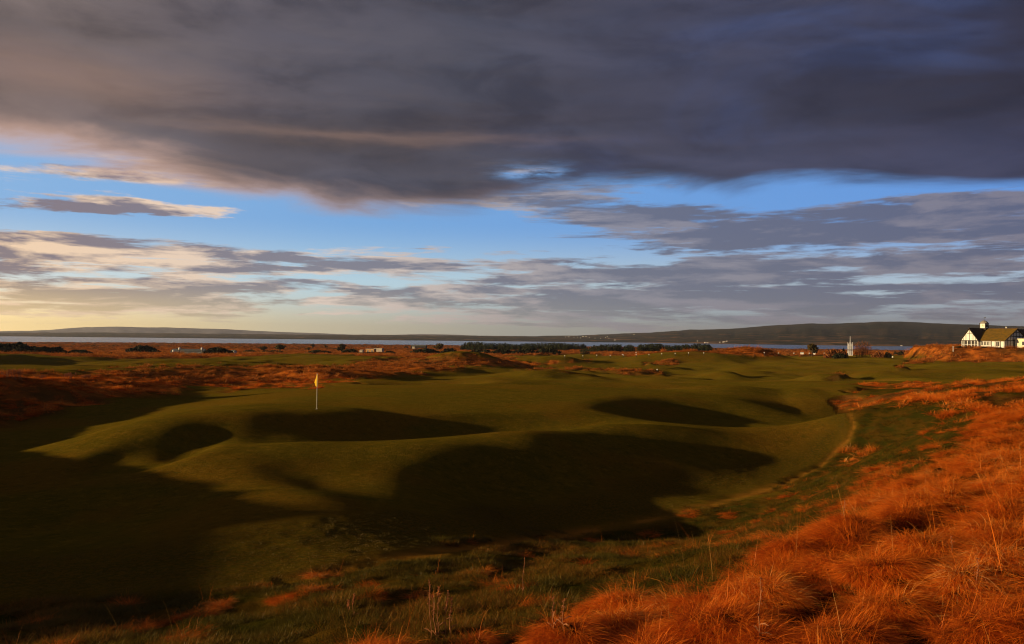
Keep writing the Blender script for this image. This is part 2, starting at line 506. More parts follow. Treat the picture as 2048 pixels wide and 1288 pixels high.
# hollows (negative) and hummocks: (px, py, metres below eye, half width across, half depth, turn in degrees, metres, sharpness)
FEAT = [
    (965, 854, 4.7, 5.8, 3.8, 8, -1.15, 1.6),
    (448, 874, 4.9, 1.5, 2.8, 10, -0.62, 1.2),
    (1490, 814, 4.8, 6.6, 5.0, 6, -1.45, 1.6),
    (1600, 872, 5.0, 7.2, 4.8, 6, -1.6, 1.7),
    (1380, 960, 5.1, 4.8, 6.8, 10, -1.2, 2.2),
    (1150, 1035, 4.7, 3.6, 2.6, 5, -0.75, 1.6),
    (1632, 797, 4.9, 2.2, 2.6, 0, -1.2, 2.6), (1620, 783, 4.9, 3.2, 3.0, 0, 0.35, 1.3),
    (560, 925, 5.0, 3.4, 2.6, 20, 0.35, 1.2),
    (640, 985, 5.0, 2.8, 2.0, 20, 0.28, 1.2),
    (300, 870, 5.1, 3.8, 3.0, 0, 0.5, 1.3),
    (500, 845, 4.6, 3.6, 2.4, 0, 0.3, 1.3),
    (200, 960, 5.7, 5.5, 3.0, 0, -0.3, 1.3),
    (1090, 752, 5.9, 8.0, 6.0, 0, 2.1, 1.4),
    (1210, 768, 5.2, 13, 5.0, 0, -1.0, 1.4),
    (960, 758, 5.9, 7.0, 4.0, 0, -1.3, 1.4),
    (880, 764, 5.4, 5.0, 3.0, 0, -0.9, 1.4),
    (1530, 760, 6.0, 6.5, 6, 0, -1.3, 2.0), (1450, 754, 6.0, 3.5, 4, 0, 0.5, 1.3),
    (1440, 752, 6.0, 3.2, 3.4, 0, 0.8, 1.5),
    (1722, 762, 5.5, 4.2, 7, 0, -2.6, 2.4), (1740, 750, 5.5, 5.0, 6, 0, 0.6, 1.3),
    (1655, 757, 5.6, 4.2, 3.5, 0, 0.8, 1.5),
    (1390, 724, 6.9, 22, 12, 0, 3.0, 1.5),
    (1510, 724, 6.5, 9, 7, 0, 2.4, 1.5),
    (940, 726, 6.7, 10, 9, 0, 2.4, 1.4),
    (1020, 732, 6.5, 10, 9, 0, -1.0, 1.4),
    (1200, 729, 6.4, 26, 7, 0, -2.0, 1.6),
    (1090, 724, 6.5, 10, 5, 0, 1.6, 1.5),
    (1600, 720, 6.3, 12, 5, 0, -1.3, 1.5),
    (100, 728, 6.1, 16, 9, 0, -1.2, 1.6),
    (880, 742, 5.6, 8, 5, 0, 0.9, 1.4),
    (640, 752, 5.4, 6, 4, 0, 0.7, 1.4),
    (1300, 856, 4.8, 6.0, 1.4, 6, 0.3, 1.3), (800, 985, 4.9, 3.2, 4.0, 12, 0.22, 1.3), (880, 905, 4.9, 3.4, 1.8, 10, 0.2, 1.3),
    (1450, 782, 4.8, 5, 4, 0, 0.55, 1.3),
    (1780, 752, 5.2, 7, 8, 20, 0.7, 1.4),
    (1900, 748, 4.9, 9, 7, 20, 0.9, 1.4),
]
FW = []
for f in FEAT:
    # the sight line through the pixel meets the smooth ground here
    d_ = ray(f[0], f[1]); t_ = np.geomspace(4, 900, 900) / math.hypot(d_.x, d_.y)
    b_ = base_h(d_.x * t_, d_.y * t_); k_ = np.nonzero(CAMZ + d_.z * t_ < b_)[0]
    t0_ = t_[k_[0]] if len(k_) else t_[-1]
    FW.append((d_.x * t0_, d_.y * t0_) + f[3:])

FITTED = [(-2.55, 42.97, 9.0, 3.16, 28.47, -0.9, 1.59), (-13.81, 35.06, 0.9, 2.85, 3.81, -0.32, 1.0), (16.05, 55.98, 8.77, 7.22, 40.57, -1.39, 1.9), (17.28, 38.8, 7.4, 6.85, 6.51, -1.74, 1.58), (5.29, 30.23, 7.44, 7.94, 15.23, -1.19, 2.23), (4.17, 20.14, 4.85, 4.92, 48.83, -0.71, 1.34), (26.22, 62.71, 3.96, 9.0, -11.95, -1.8, 1.0), (26.7, 71.8, 1.87, 7.29, -13.92, 0.23, 1.68), (-13.29, 31.77, 5.83, 4.37, 46.99, 0.64, 1.0), (-7.26, 25.34, 2.09, 4.29, 44.14, 0.32, 1.09), (-18.52, 39.19, 4.87, 4.54, 28.37, 0.79, 1.27), (-11.31, 43.3, 4.22, 4.9, -9.04, 0.34, 2.11), (-14.95, 32.73, 2.19, 2.99, 4.5, -0.43, 2.07), (4.97, 119.53, 8.07, 5.97, 0.1, 1.0, 1.39)]
FW[:len(FITTED)] = FITTED

# the dune shelf the clubhouse stands on
CH_Y = 235.0
CH_P = AT(1975, 696, CH_Y)
SHELF_Z = CH_P.z


def terrain(x, y):
    z = base_h(x, y)
    for fx, fy, a, b, turn, amp, sh in FW:
        c, s = math.cos(R_(turn)), math.sin(R_(turn))
        u = ((x - fx) * c + (y - fy) * s) / a; u = np.where((u < 0) & (amp < 0) & (sh < 1.9), u * 0.72, u); v = (-(x - fx) * s + (y - fy) * c) / b
        q = (u * u + v * v)
        z = z + amp * np.exp(-q ** (sh))
    # clubhouse shelf
    shelf = poly_sd(x, y, [tuple(AT(1901, 700, 222))[:2], tuple(AT(2060, 700, 219))[:2], (230, 215), (260, 300), (150, 300), tuple(AT(1890, 700, 262))[:2]])
    shelf = shelf + fbm(x, y, 7, 3, 5) * 1.2
    k = sstep(shelf, -4.5, 1.0)
    z = z * (1 - k) + SHELF_Z * k
    return z


def ground_z(x, y):
    a = np.array([float(x)]); b = np.array([float(y)])
    return float(full_terrain(a, b)[0])


# land cover, outlined where the photograph shows it
ROUGH = [
    [(2500, 740), (2048, 762), (1960, 768), (1900, 776), (1800, 770), (1735, 773), (1690, 783), (1668, 800), (1676, 818), (1740, 815), (1800, 808), (1880, 800), (1925, 822),
     (1940, 880), (1870, 925), (1745, 955), (1660, 1020), (1570, 1078), (1460, 1132), (1400, 1190), (1250, 1222), (1130, 1242), (1000, 1262), (900, 1285), (640, 1300), (330, 1340),
     (200, 1700), (6000, 4000), (6000, 700)],
    [(-3000, 745), (0, 748), (130, 752), (250, 744), (330, 737), (430, 735), (600, 735), (700, 727), (800, 716), (900, 713), (1010, 716), (1080, 727), (980, 732), (880, 736), (800, 745), (715, 757), (640, 768), (500, 772), (380, 775), (200, 800), (90, 830), (0, 850), (-3000, 900)],
    [(1290, 727), (1325, 720), (1360, 718), (1350, 729)],
    [(1895, 696), (2600, 690), (2600, 722), (1930, 722), (1870, 722), (1815, 733), (1795, 736), (1800, 729), (1860, 716)],
    [(1060, 725), (1100, 721), (1180, 720), (1120, 726)],
    [(1030, 734), (1200, 738), (1330, 745), (1240, 741)],
    [(1660, 751), (1690, 748), (1665, 760), (1630, 758)],
]
GREENFAR = [
    [(-400, 715), (0, 714), (150, 716), (300, 719), (440, 716), (560, 710), (700, 710), (760, 716), (700, 724), (560, 735), (400, 734), (300, 735), (200, 742), (0, 744), (-400, 744)],
    [(920, 712), (1010, 711), (1160, 708), (1280, 714), (1430, 708), (1620, 711), (1740, 711), (1900, 713), (1870, 722), (2048, 724), (2500, 724), (2500, 760), (2048, 760), (1800, 768), (1600, 900), (1000, 900), (700, 765), (900, 742), (1080, 733), (1060, 720)],
]
PATHLINE = [(1690, 812), (1709, 850), (1695, 880), (1640, 930), (1560, 970), (1480, 992), (1300, 1037), (1100, 1074), (900, 1096), (700, 1135), (560, 1170)]


def line_dist(px, py, pts):
    d = np.full(px.shape, 1e18)
    for a, b in zip(pts[:-1], pts[1:]):
        ex, ey = b[0] - a[0], b[1] - a[1]
        wx = px - a[0]; wy = py - a[1]
        t = np.clip((wx * ex + wy * ey) / (ex * ex + ey * ey), 0, 1)
        d = np.minimum(d, (wx - ex * t) ** 2 + (wy - ey * t) ** 2)
    return np.sqrt(d)


SEMI = [(-600, 1180), (0, 1215), (300, 1195), (560, 1172), (700, 1135), (900, 1096), (1100, 1074), (1300, 1037), (1480, 992), (1560, 970), (1640, 930), (1695, 880), (1709, 850), (1690, 812),
        (1668, 800), (1900, 700), (6000, 700), (6000, 4000), (-600, 4000)]
FIRSTCUT = [(-600, 1130), (100, 1110), (330, 1085), (560, 1058), (850, 1025), (1100, 1010), (1300, 960), (1480, 935), (1600, 900), (1660, 850), (1640, 812), (1690, 812), (1709, 850), (1640, 930), (1300, 1037), (900, 1096), (560, 1172), (0, 1215), (-600, 1200)]


def ground_masks(x, y, z):
    """rough (dry orange grass), semi (tufted green), cut (coarser short grass), path: 0..1"""
    px, py = project(x, y, z)
    r = np.sqrt(x * x + y * y)
    behind = ~np.isfinite(px)
    mixz = [(1770, 800), (1840, 792), (1905, 806), (1960, 800), (1950, 850), (1915, 905), (1860, 950), (1740, 985), (1660, 1040), (1600, 1070), (1700, 930), (1740, 860)]
    px = np.where(behind, 1e5, px); py = np.where(behind, 1e5, py)
    wob = fbm(x, y, 2.5, 4, 11)
    tol = 1400.0 / np.maximum(r, 4)           # about a metre in pixels
    rough = np.zeros(x.shape)
    for i, p in enumerate(ROUGH):
        sdm = poly_sd(px, py, p) / tol
        rough = np.maximum(rough, sstep(sdm + wob * (1.0 if i else 0.75), -0.5, 0.5))
    mz = sstep(poly_sd(px, py, mixz) / tol, -0.8, 0.6) * (r < 90)
    rough = np.where((r > 33) & (r < 235) & (px > 1500), rough * sstep(fbm(x, y, 6.0, 4, 14), -0.38, -0.12), rough)
    rough = rough * (1 - mz * (1 - sstep(fbm(x, y, 1.7, 4, 12), -0.18, 0.0)))
    far = r > 235
    g = np.zeros(x.shape)
    for p in GREENFAR:
        sdm = poly_sd(px, py, p) / 2.2
        g = np.maximum(g, sstep(sdm + wob * 0.8, -0.5, 0.5))
    rough = np.where(far, np.maximum(rough, 1 - g), rough)
    rough = np.where(behind, 1.0, rough)
    off = (px < -150) & (r < 235)
    rough = np.where(off, np.maximum(rough, sstep(fbm(x, y, 14, 3, 3), -0.6, 0.0)), rough)
    semi = sstep(poly_sd(px, py, SEMI) / tol + wob * 0.6, -0.3, 0.5) * (r < 90)
    cut = sstep(poly_sd(px, py, FIRSTCUT) / tol + wob * 0.5, -0.6, 0.6) * (r < 90)
    path = np.exp(-(line_dist(px, py, PATHLINE) / (tol * 0.15)) ** 2) * (r < 90)
    return rough, semi, cut, path


def full_terrain(x, y, masks=None):
    z = terrain(x, y)
    if masks is None: masks = ground_masks(x, y, z)
    rough, semi, cut, path = masks
    r = np.sqrt(x * x + y * y)
    near = sstep(r, 3, 6) * 0.6 + 0.4
    wx = x + fbm(x, y, 0.8, 2, 34) * 0.25; wy = y + fbm(x, y, 0.8, 2, 35) * 0.25
    cd, _a, _b, ch = cells(wx, wy, CELL, 3)
    hum = fbm(x, y, 2.2, 4, 21) * 0.20 + (np.clip(1 - (cd / 0.62) ** 2, 0, 1) * (0.15 + 0.32 * ch) - 0.14)
    amp = np.clip(r / 60.0, 0, 1)
    z = z + rough * near * (hum * (1 - amp) + amp * (fbm(x, y, 7, 4, 22) * 0.75 + fbm(x, y, 1.8, 3, 23) * 0.22) * np.where(r > 500, 2.2, 1.0))
    z = z + semi * (1 - rough) * (fbm(x, y, 0.75, 4, 41) * 0.11 + fbm(x, y, 2.6, 3, 42) * 0.10)
    z = z + (1 - rough) * (1 - semi) * (fbm(x, y, 4.0, 3, 51) * 0.035 + fbm(x, y, 14, 2, 52) * 0.10 * np.clip(r / 40, 0.3, 2.2) + (fbm(x, y * 0.6, 17, 3, 53) * 0.95 + fbm(x, y, 6, 3, 54) * 0.22) * sstep(r, 72, 130))
    z = z + cut * (1 - rough) * fbm(x, y, 0.5, 3, 61) * 0.02
    z = z - path * 0.05
    # land ends at the shore
    shore = 1500 + fbm(x, y, 500, 3, 71) * 60
    z = z - sstep(r, shore - 60, shore + 160) * 4.5
    z = np.where(r > 300, np.maximum(z, -3.0), z)
    return z


def build_ground():
    azs = list(np.arange(-40, 40.001, 0.16))
    a = 40.0; st = 0.3
    while a < 180:
        a += st; st = min(st * 1.15, 4.0); azs.append(min(a, 180.0))
    neg = []; a = -40.0; st = 0.3
    while a > -176:
        a -= st; st = min(st * 1.15, 4.0); neg.append(a)
    azs = np.array(neg[::-1][0:] + azs); azs = azs[azs > -179.0]
    azs = np.radians(azs)
    rs = [0.6]
    while rs[-1] < 1750:
        r = rs[-1]
        rs.append(r * 1.04 if r < 3 else (r * 1.010 if r < 28 else (r * 1.0065 if r < 260 else r * 1.011)))
    rs = np.array(rs)
    RR, AA = np.meshgrid(rs, azs, indexing='ij')
    X = RR * np.sin(AA); Y = RR * np.cos(AA)
    zb = terrain(X, Y)
    masks = ground_masks(X, Y, zb)
    Z = full_terrain(X, Y, masks)
    nr, na = X.shape
    verts = np.stack([X, Y, Z], -1).reshape(-1, 3)
    idx = np.arange(nr * na).reshape(nr, na)
    q0 = idx[:-1, :]; q1 = idx[1:, :]
    f = np.stack([q0, q1, np.roll(q1, -1, 1), np.roll(q0, -1, 1)], -1).reshape(-1, 4)
    # cap under the viewer
    verts = np.vstack([verts, [[0, 0, float(Z[0].mean())]]])
    me = bpy.data.meshes.new('ground')
    nv = len(verts); nq = len(f); tri = na
    me.vertices.add(nv); me.vertices.foreach_set('co', verts.ravel())
    cap = np.stack([np.full(na, nv - 1), idx[0], np.roll(idx[0], -1)], -1)
    me.loops.add(nq * 4 + tri * 3); me.polygons.add(nq + tri)
    me.loops.foreach_set('vertex_index', np.concatenate([f.ravel(), cap.ravel()]))
    me.polygons.foreach_set('loop_start', np.concatenate([np.arange(nq) * 4, nq * 4 + np.arange(tri) * 3]))
    me.polygons.foreach_set('use_smooth', np.ones(nq + tri, bool))
    me.update(calc_edges=True)
    for nm, arr in zip(('rough', 'semi', 'cut', 'path'), masks):
        at = me.attributes.new(nm, 'FLOAT', 'POINT')
        at.data.foreach_set('value', np.append(arr.ravel(), 1.0).astype(np.float32))
    me.validate()
    o = bpy.data.objects.new('ground', me); COL.objects.link(o)
    return o


# ------------------------------------------------------------------ materials
def new_mat(name):
    m_ = bpy.data.materials.new(name); m_.use_nodes = True
    t = m_.node_tree; t.nodes.clear()
    return m_, NT(t)


def finish(m_, N, color, rough=0.9, bump=None, bump_d=0.02, spec=0.2, metal=0.0, extra=None):
    p = N.n.new('ShaderNodeBsdfPrincipled')
    N.put(p.inputs['Base Color'], color); N.put(p.inputs['Roughness'], rough)
    N.put(p.inputs['Specular IOR Level'], spec); N.put(p.inputs['Metallic'], metal)
    if bump is not None:
        b = N.n.new('ShaderNodeBump'); b.inputs['Distance'].default_value = bump_d; b.inputs['Strength'].default_value = 1.0
        N.put(b.inputs['Height'], bump); N.l.new(b.outputs[0], p.inputs['Normal'])
    o = N.n.new('ShaderNodeOutputMaterial'); N.l.new(p.outputs[0], o.inputs['Surface'])
    return p


def mat_noise(name, c1, c2, scale=3.0, rough=0.9, bump_d=0.01, spec=0.2, detail=5, metal=0.0, stretch=(1, 1, 1), cs='Object'):
    m_, N = new_mat(name)
    tcn = N.n.new('ShaderNodeTexCoord').outputs[cs]
    v = N.vm('MULTIPLY', tcn, stretch)
    n = N.noise(v, scale, detail, 0.6)
    finish(m_, N, N.mix(N.ss(n, 0.35, 0.65), (*c1, 1), (*c2, 1)), rough, n, bump_d, spec, metal)
    return m_


def ground_material():
    m_, N = new_mat('ground_grass')
    pos = N.n.new('ShaderNodeNewGeometry').outputs['Position']
    rough, semi, cut, path = (N.attr(k) for k in ('rough', 'semi', 'cut', 'path'))
    big = N.noise(pos, 0.09, 4, 0.6); mid = N.noise(pos, 0.8, 5, 0.65); fine = N.noise(pos, 9.0, 5, 0.7)
    vfine = N.noise(pos, 45.0, 3, 0.7)
    turf = N.mix(N.ss(mid, 0.35, 0.65), (0.098, 0.071, 0.006, 1), (0.142, 0.089, 0.008, 1))
    turf = N.mix(N.ss(big, 0.46, 0.60), turf, (0.158, 0.078, 0.008, 1))
    turf = N.mix(N.ss(fine, 0.35, 0.75, 0.0, 0.6), turf, (0.060, 0.046, 0.005, 1))
    spk = N.noise(pos, 2.6, 6, 0.72)
    turf = N.mix(N.ss(spk, 0.52, 0.66, 0.0, 0.7), turf, (0.060, 0.052, 0.006, 1))
    turf = N.mix(N.ss(spk, 0.46, 0.36, 0.0, 0.6), turf, (0.20, 0.115, 0.012, 1))
    cutc = N.mix(N.ss(fine, 0.42, 0.62), (0.065, 0.050, 0.006, 1), (0.135, 0.070, 0.008, 1))
    semic = N.mix(N.ss(mid, 0.4, 0.6), (0.034, 0.034, 0.005, 1), (0.09, 0.046, 0.006, 1))
    far = N.noise(N.vm('MULTIPLY', pos, (0.6, 1.0, 1.0)), 0.35, 6, 0.75)
    vfar = N.noise(pos, 0.02, 5, 0.6)
    roughc = N.mix(N.ss(far, 0.38, 0.62), (0.13, 0.034, 0.005, 1), (0.62, 0.165, 0.02, 1))
    roughc = N.mix(N.ss(fine, 0.4, 0.7, 0.0, 0.5), roughc, (0.5, 0.16, 0.03, 1))
    roughc = N.mix(N.ss(vfar, 0.44, 0.60, 0.0, 0.85), roughc, (0.11, 0.065, 0.016, 1))
    c = N.mix(cut, turf, cutc)
    c = N.mix(semi, c, semic)
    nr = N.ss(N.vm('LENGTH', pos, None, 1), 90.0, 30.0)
    roughc = N.mix(N.m('MULTIPLY', nr, 0.85), roughc, (0.07, 0.024, 0.005, 1))  # near rough ground darkened so gaps between tussocks read as shade pockets
    c = N.mix(rough, c, roughc)
    c = N.mix(N.m('MULTIPLY', path, N.ss(mid, 0.36, 0.60, 0.25, 0.95)), c, (0.34, 0.14, 0.018, 1))
    h = N.m('ADD', N.m('MULTIPLY', fine, 0.7), N.m('MULTIPLY', vfine, 0.35))
    h2 = N.m('MULTIPLY', h, N.m('ADD', 0.035, N.m('MULTIPLY', N.m('MAXIMUM', rough, N.m('MULTIPLY', semi, 0.6)), 0.10)))
    h2 = N.m('ADD', h2, N.m('MULTIPLY', mid, N.m('MULTIPLY', N.m('SUBTRACT', 1.0, rough), 0.075)))
    h3 = N.m('ADD', h2, N.m('MULTIPLY', N.m('MULTIPLY', far, rough), 0.5))
    p = finish(m_, N, c, 1.0, h3, 1.0, 0.0)
    N.put(p.inputs['Sheen Weight'], N.m('MULTIPLY', N.m('SUBTRACT', 1.0, rough), 0.09)); p.inputs['Sheen Roughness'].default_value = 0.45
    N.put(p.inputs['Sheen Tint'], N.mix(0.7, c, (0.55, 0.40, 0.03, 1)))
    return m_


ground = build_ground()
ground.data.materials.append(ground_material())
tag(ground, kind='structure')

# ------------------------------------------------------------------ water, far shore, distant hills
def water():
    me = bpy.data.meshes.new('water')
    vs = [(0, 0, 0)]; fs = []
    rs_ = [1200, 2000, 3500, 6000, 11000]
    n = 96
    for r in rs_:
        for i in range(n): vs.append((r * math.sin(i / n * math.tau), r * math.cos(i / n * math.tau), 0.0))
    for j in range(len(rs_) - 1):
        for i in range(n):
            a = 1 + j * n + i; b = 1 + j * n + (i + 1) % n
            fs.append((a, a + n, b + n, b))
    me.from_pydata(vs, [], fs); me.update()
    m_, N = new_mat('firth_water')
    pos = N.n.new('ShaderNodeNewGeometry').outputs['Position']
    a = N.noise(pos, 0.25, 5, 0.6)
    p = finish(m_, N, (0.02, 0.035, 0.07, 1), 0.18, a, 1.2, 0.5)
    p.inputs['IOR'].default_value = 1.33
    me.materials.append(m_)
    o = bpy.data.objects.new('water', me); COL.objects.link(o); tag(o, kind='structure')


water()


def hz(px):
    return 676 + (px - 1024) * math.tan(ROLL)


def ang(px): return math.atan((px - 1024) / F_PX)


def hill_mesh(name, prof, near_fn, depth, mat, seed, az0=-180, az1=180, nfront=34, rough_amp=1.0):
    """prof: photo pixels of the skyline; near_fn(az) distance of the foot"""
    pa = [ang(p[0]) for p in prof]
    pe = [max((hz(p[0]) - p[1]) / F_PX * math.cos(ang(p[0])), 0.0006) for p in prof]
    azs = np.radians(np.concatenate([np.arange(-180, -36, 3.0), np.arange(-36, 36, 0.12), np.arange(36, 180, 3.0)]))
    E = np.interp(azs, pa, pe)
    near = np.array([near_fn(a) for a in azs])
    ts = np.concatenate([np.linspace(0, 1, nfront), [1.15, 1.4]])
    T, A = np.meshgrid(ts, azs, indexing='ij')
    NEAR = near[None, :]; EE = E[None, :]
    Rr = NEAR + depth * T
    X = Rr * np.sin(A); Y = Rr * np.cos(A)
    top = CAMZ + EE * (NEAR + depth)
    shape = np.where(T < 1, 0.06 + 0.94 * (np.clip(T, 0, 1) ** 0.9), 1 - (T - 1) * 1.4)
    shape = np.where(T < 0.02, 0.0, shape)
    nz = fbm(X, Y, depth * 0.33, 5, seed) * 0.14 * np.sin(np.clip(T, 0, 1) * math.pi)
    Z = top * np.clip(shape + nz * rough_amp, 0, 1.1)
    Z = Z + np.where((T > 0.02), 1.0, 0) * fbm(X, Y, 90, 3, seed + 9) * 3.0
    gl = fbm(np.degrees(A) * 1.0, T * 1.3, 1.3, 4, seed + 30) * np.sin(np.clip(T, 0, 1) * math.pi)
    Z = np.maximum(Z + gl * top * 0.16, -2.0)
    Z = np.where(T < 0.01, -2.0, Z)
    nr, na = X.shape
    me = bpy.data.meshes.new(name)
    verts = np.stack([X, Y, Z], -1).reshape(-1, 3)
    idx = np.arange(nr * na).reshape(nr, na)
    f = np.stack([idx[:-1], idx[1:], np.roll(idx[1:], -1, 1), np.roll(idx[:-1], -1, 1)], -1).reshape(-1, 4)
    me.vertices.add(len(verts)); me.vertices.foreach_set('co', verts.ravel())
    me.loops.add(len(f) * 4); me.polygons.add(len(f))
    me.loops.foreach_set('vertex_index', f.ravel()); me.polygons.foreach_set('loop_start', np.arange(len(f)) * 4)
    me.polygons.foreach_set('use_smooth', np.ones(len(f), bool))
    me.update(calc_edges=True); me.validate()
    me.materials.append(mat)
    o = bpy.data.objects.new(name, me); COL.objects.link(o); tag(o, kind='structure')
    return o


def hill_material(name, base, field, heath, fade=0.0):
    m_, N = new_mat(name)
    pos = N.n.new('ShaderNodeNewGeometry').outputs['Position']
    x, y, z = N.sep(pos)
    a = N.noise(N.vm('MULTIPLY', pos, (0.001, 0.0006, 0.012)), 3.0, 7, 0.65)
    b = N.noise(N.vm('MULTIPLY', pos, (0.002, 0.001, 0.05)), 4.0, 4, 0.6)
    f = N.noise(N.vm('MULTIPLY', pos, (0.008, 0.004, 0.06)), 2.0, 5, 0.7)
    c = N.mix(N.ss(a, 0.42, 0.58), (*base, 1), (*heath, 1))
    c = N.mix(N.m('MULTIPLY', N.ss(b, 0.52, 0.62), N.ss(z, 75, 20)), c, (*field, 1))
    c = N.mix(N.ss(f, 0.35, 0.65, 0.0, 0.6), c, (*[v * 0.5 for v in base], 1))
    finish(m_, N, c, 1.0, f, 6.0, 0.0)
    return m_


SHORE = [(-2600, 5200), (0, 4650), (350, 4300), (700, 3850), (1000, 3750), (1300, 3600), (1500, 3050), (1750, 2700), (2048, 2550), (2600, 2500)]


def shore_near(a):
    r = float(np.interp(a, [ang(p[0]) for p in SHORE], [p[1] for p in SHORE]))
    return r / max(math.cos(a), 0.5)


far_prof = [(-3000, 668 - 31), (-200, 663), (0, 665.2), (200, 665), (400, 667), (700, 670), (850, 670.5), (950, 671.5), (1000, 672.0), (1060, 672.2), (1120, 671.3), (1150, 671), (1200, 669), (1300, 665), (1380, 659.5), (1430, 658.5), (1480, 656),
            (1560, 650), (1620, 647), (1680, 647.5), (1750, 643.5), (1800, 643), (1830, 644.5), (1870, 646), (1950, 649.5), (2048, 653), (2300, 664), (2700, 680), (4000, 690)]
far_prof[0] = (-3000, hz(-3000) - 5)
far_prof[-1] = (4000, hz(4000) - 8)
hill_mesh('far_shore', far_prof, shore_near, 2300, hill_material('far_shore_land', (0.010, 0.013, 0.008), (0.22, 0.11, 0.045), (0.042, 0.028, 0.017)), 5)
dist_prof = [(-3000, hz(-3000) - 3), (-300, 663), (0, 662.5), (60, 661.5), (100, 660), (130, 657), (170, 654.5), (240, 653), (290, 655), (330, 654.5), (400, 657), (450, 658), (500, 661), (560, 664), (640, 666.5), (700, 669), (780, 669.5), (850, 668),
             (900, 669), (950, 671), (1040, 673), (1200, 675), (3000, hz(3000) - 3)]
hill_mesh('distant_hills', dist_prof, lambda a: 7900, 1500, hill_material('hazed_hill_land', (0.34, 0.33, 0.37), (0.38, 0.34, 0.34), (0.34, 0.33, 0.36)), 8, nfront=16, rough_amp=0.6)  # extra haze is put into the pale bluish land colours

# ------------------------------------------------------------------ the air over the firth
def haze():
    x = 11800.0; z0, z1 = -6.0, 190.0
    vs = [(sx * x, sy * x, z) for z in (z0, z1) for sx, sy in ((-1, -1), (1, -1), (1, 1), (-1, 1))]
    fs = [(0, 3, 2, 1), (4, 5, 6, 7), (0, 1, 5, 4), (1, 2, 6, 5), (2, 3, 7, 6), (3, 0, 4, 7)]
    m_ = bpy.data.materials.new('haze_air'); m_.use_nodes = True
    t = m_.node_tree; t.nodes.clear()
    v = t.nodes.new('ShaderNodeVolumePrincipled')
    v.inputs['Color'].default_value = (0.80, 0.84, 0.95, 1); v.inputs['Density'].default_value = 4.4e-5
    v.inputs['Anisotropy'].default_value = 0.2
    o_ = t.nodes.new('ShaderNodeOutputMaterial'); t.links.new(v.outputs[0], o_.inputs['Volume'])
    o = mesh_obj('haze', vs, fs, m_); tag(o, kind='stuff')


HAZE_ON = True
if HAZE_ON: haze()


# ------------------------------------------------------------------ where a line of sight meets the ground
def hit(px, py, rmin=3.0, rmax=1700.0):
    d = ray(px, py)
    hr = math.hypot(d.x, d.y)
    t = np.geomspace(rmin, rmax, 1500) / hr
    X, Y, Z = d.x * t, d.y * t, CAMZ + d.z * t
    g = full_terrain(X, Y)
    k = np.nonzero(Z < g)[0]
    if len(k) == 0: return Vector((X[-1], Y[-1], g[-1]))
    i = k[0]
    if i == 0: return Vector((X[0], Y[0], g[0]))
    f = (Z[i - 1] - g[i - 1]) / ((Z[i - 1] - g[i - 1]) - (Z[i] - g[i]) + 1e-9)
    return Vector((X[i - 1] + (X[i] - X[i - 1]) * f, Y[i - 1] + (Y[i] - Y[i - 1]) * f, Z[i - 1] + (Z[i] - Z[i - 1]) * f))



# ------------------------------------------------------------------ shape builder
class MB:
    def __init__(self): self.v = []; self.f = []

    def box(self, x0, x1, y0, y1, z0, z1):
        k = len(self.v)
        self.v += [(x0, y0, z0), (x1, y0, z0), (x1, y1, z0), (x0, y1, z0), (x0, y0, z1), (x1, y0, z1), (x1, y1, z1), (x0, y1, z1)]
        self.f += [(k, k + 3, k + 2, k + 1), (k + 4, k + 5, k + 6, k + 7), (k, k + 1, k + 5, k + 4), (k + 1, k + 2, k + 6, k + 5), (k + 2, k + 3, k + 7, k + 6), (k + 3, k, k + 4, k + 7)]
        return self

    def prism(self, pts, d):
        """pts: a closed outline (3-D), d: extrusion vector"""
        k = len(self.v); n = len(pts)
        self.v += [tuple(p) for p in pts] + [tuple(p[i] + d[i] for i in range(3)) for p in pts]
        self.f += [tuple(range(k, k + n))[::-1], tuple(range(k + n, k + 2 * n))]
        self.f += [(k + i, k + (i + 1) % n, k + n + (i + 1) % n, k + n + i) for i in range(n)]
        return self

    def tube(self, pts, rads, n=6):
        k = len(self.v); P = [Vector(p) for p in pts]
        for i, p in enumerate(P):
            t = (P[min(i + 1, len(P) - 1)] - P[max(i - 1, 0)]).normalized()
            a = t.orthogonal().normalized(); b = t.cross(a)
            if i and n > 2:
                pass
            for j in range(n):
                q = math.tau * j / n
                self.v.append(tuple(p + (a * math.cos(q) + b * math.sin(q)) * rads[i]))
        for i in range(len(P) - 1):
            for j in range(n):
                self.f.append((k + i * n + j, k + i * n + (j + 1) % n, k + (i + 1) * n + (j + 1) % n, k + (i + 1) * n + j))
        self.f.append(tuple(k + j for j in range(n))[::-1]); self.f.append(tuple(k + (len(P) - 1) * n + j for j in range(n)))
        return self

    def lathe(self, prof, n=12, c=(0, 0)):
        k = len(self.v)
        for r, z in prof:
            for j in range(n): self.v.append((c[0] + r * math.cos(math.tau * (j + .5) / n), c[1] + r * math.sin(math.tau * (j + .5) / n), z))
        for i in range(len(prof) - 1):
            for j in range(n):
                self.f.append((k + i * n + j, k + i * n + (j + 1) % n, k + (i + 1) * n + (j + 1) % n, k + (i + 1) * n + j))
        self.f.append(tuple(k + j for j in range(n))[::-1]); self.f.append(tuple(k + (len(prof) - 1) * n + j for j in range(n)))
        return self

    def build(self, name, mat, parent=None, smooth=False):
        return mesh_obj(name, self.v, self.f, mat, parent, smooth)


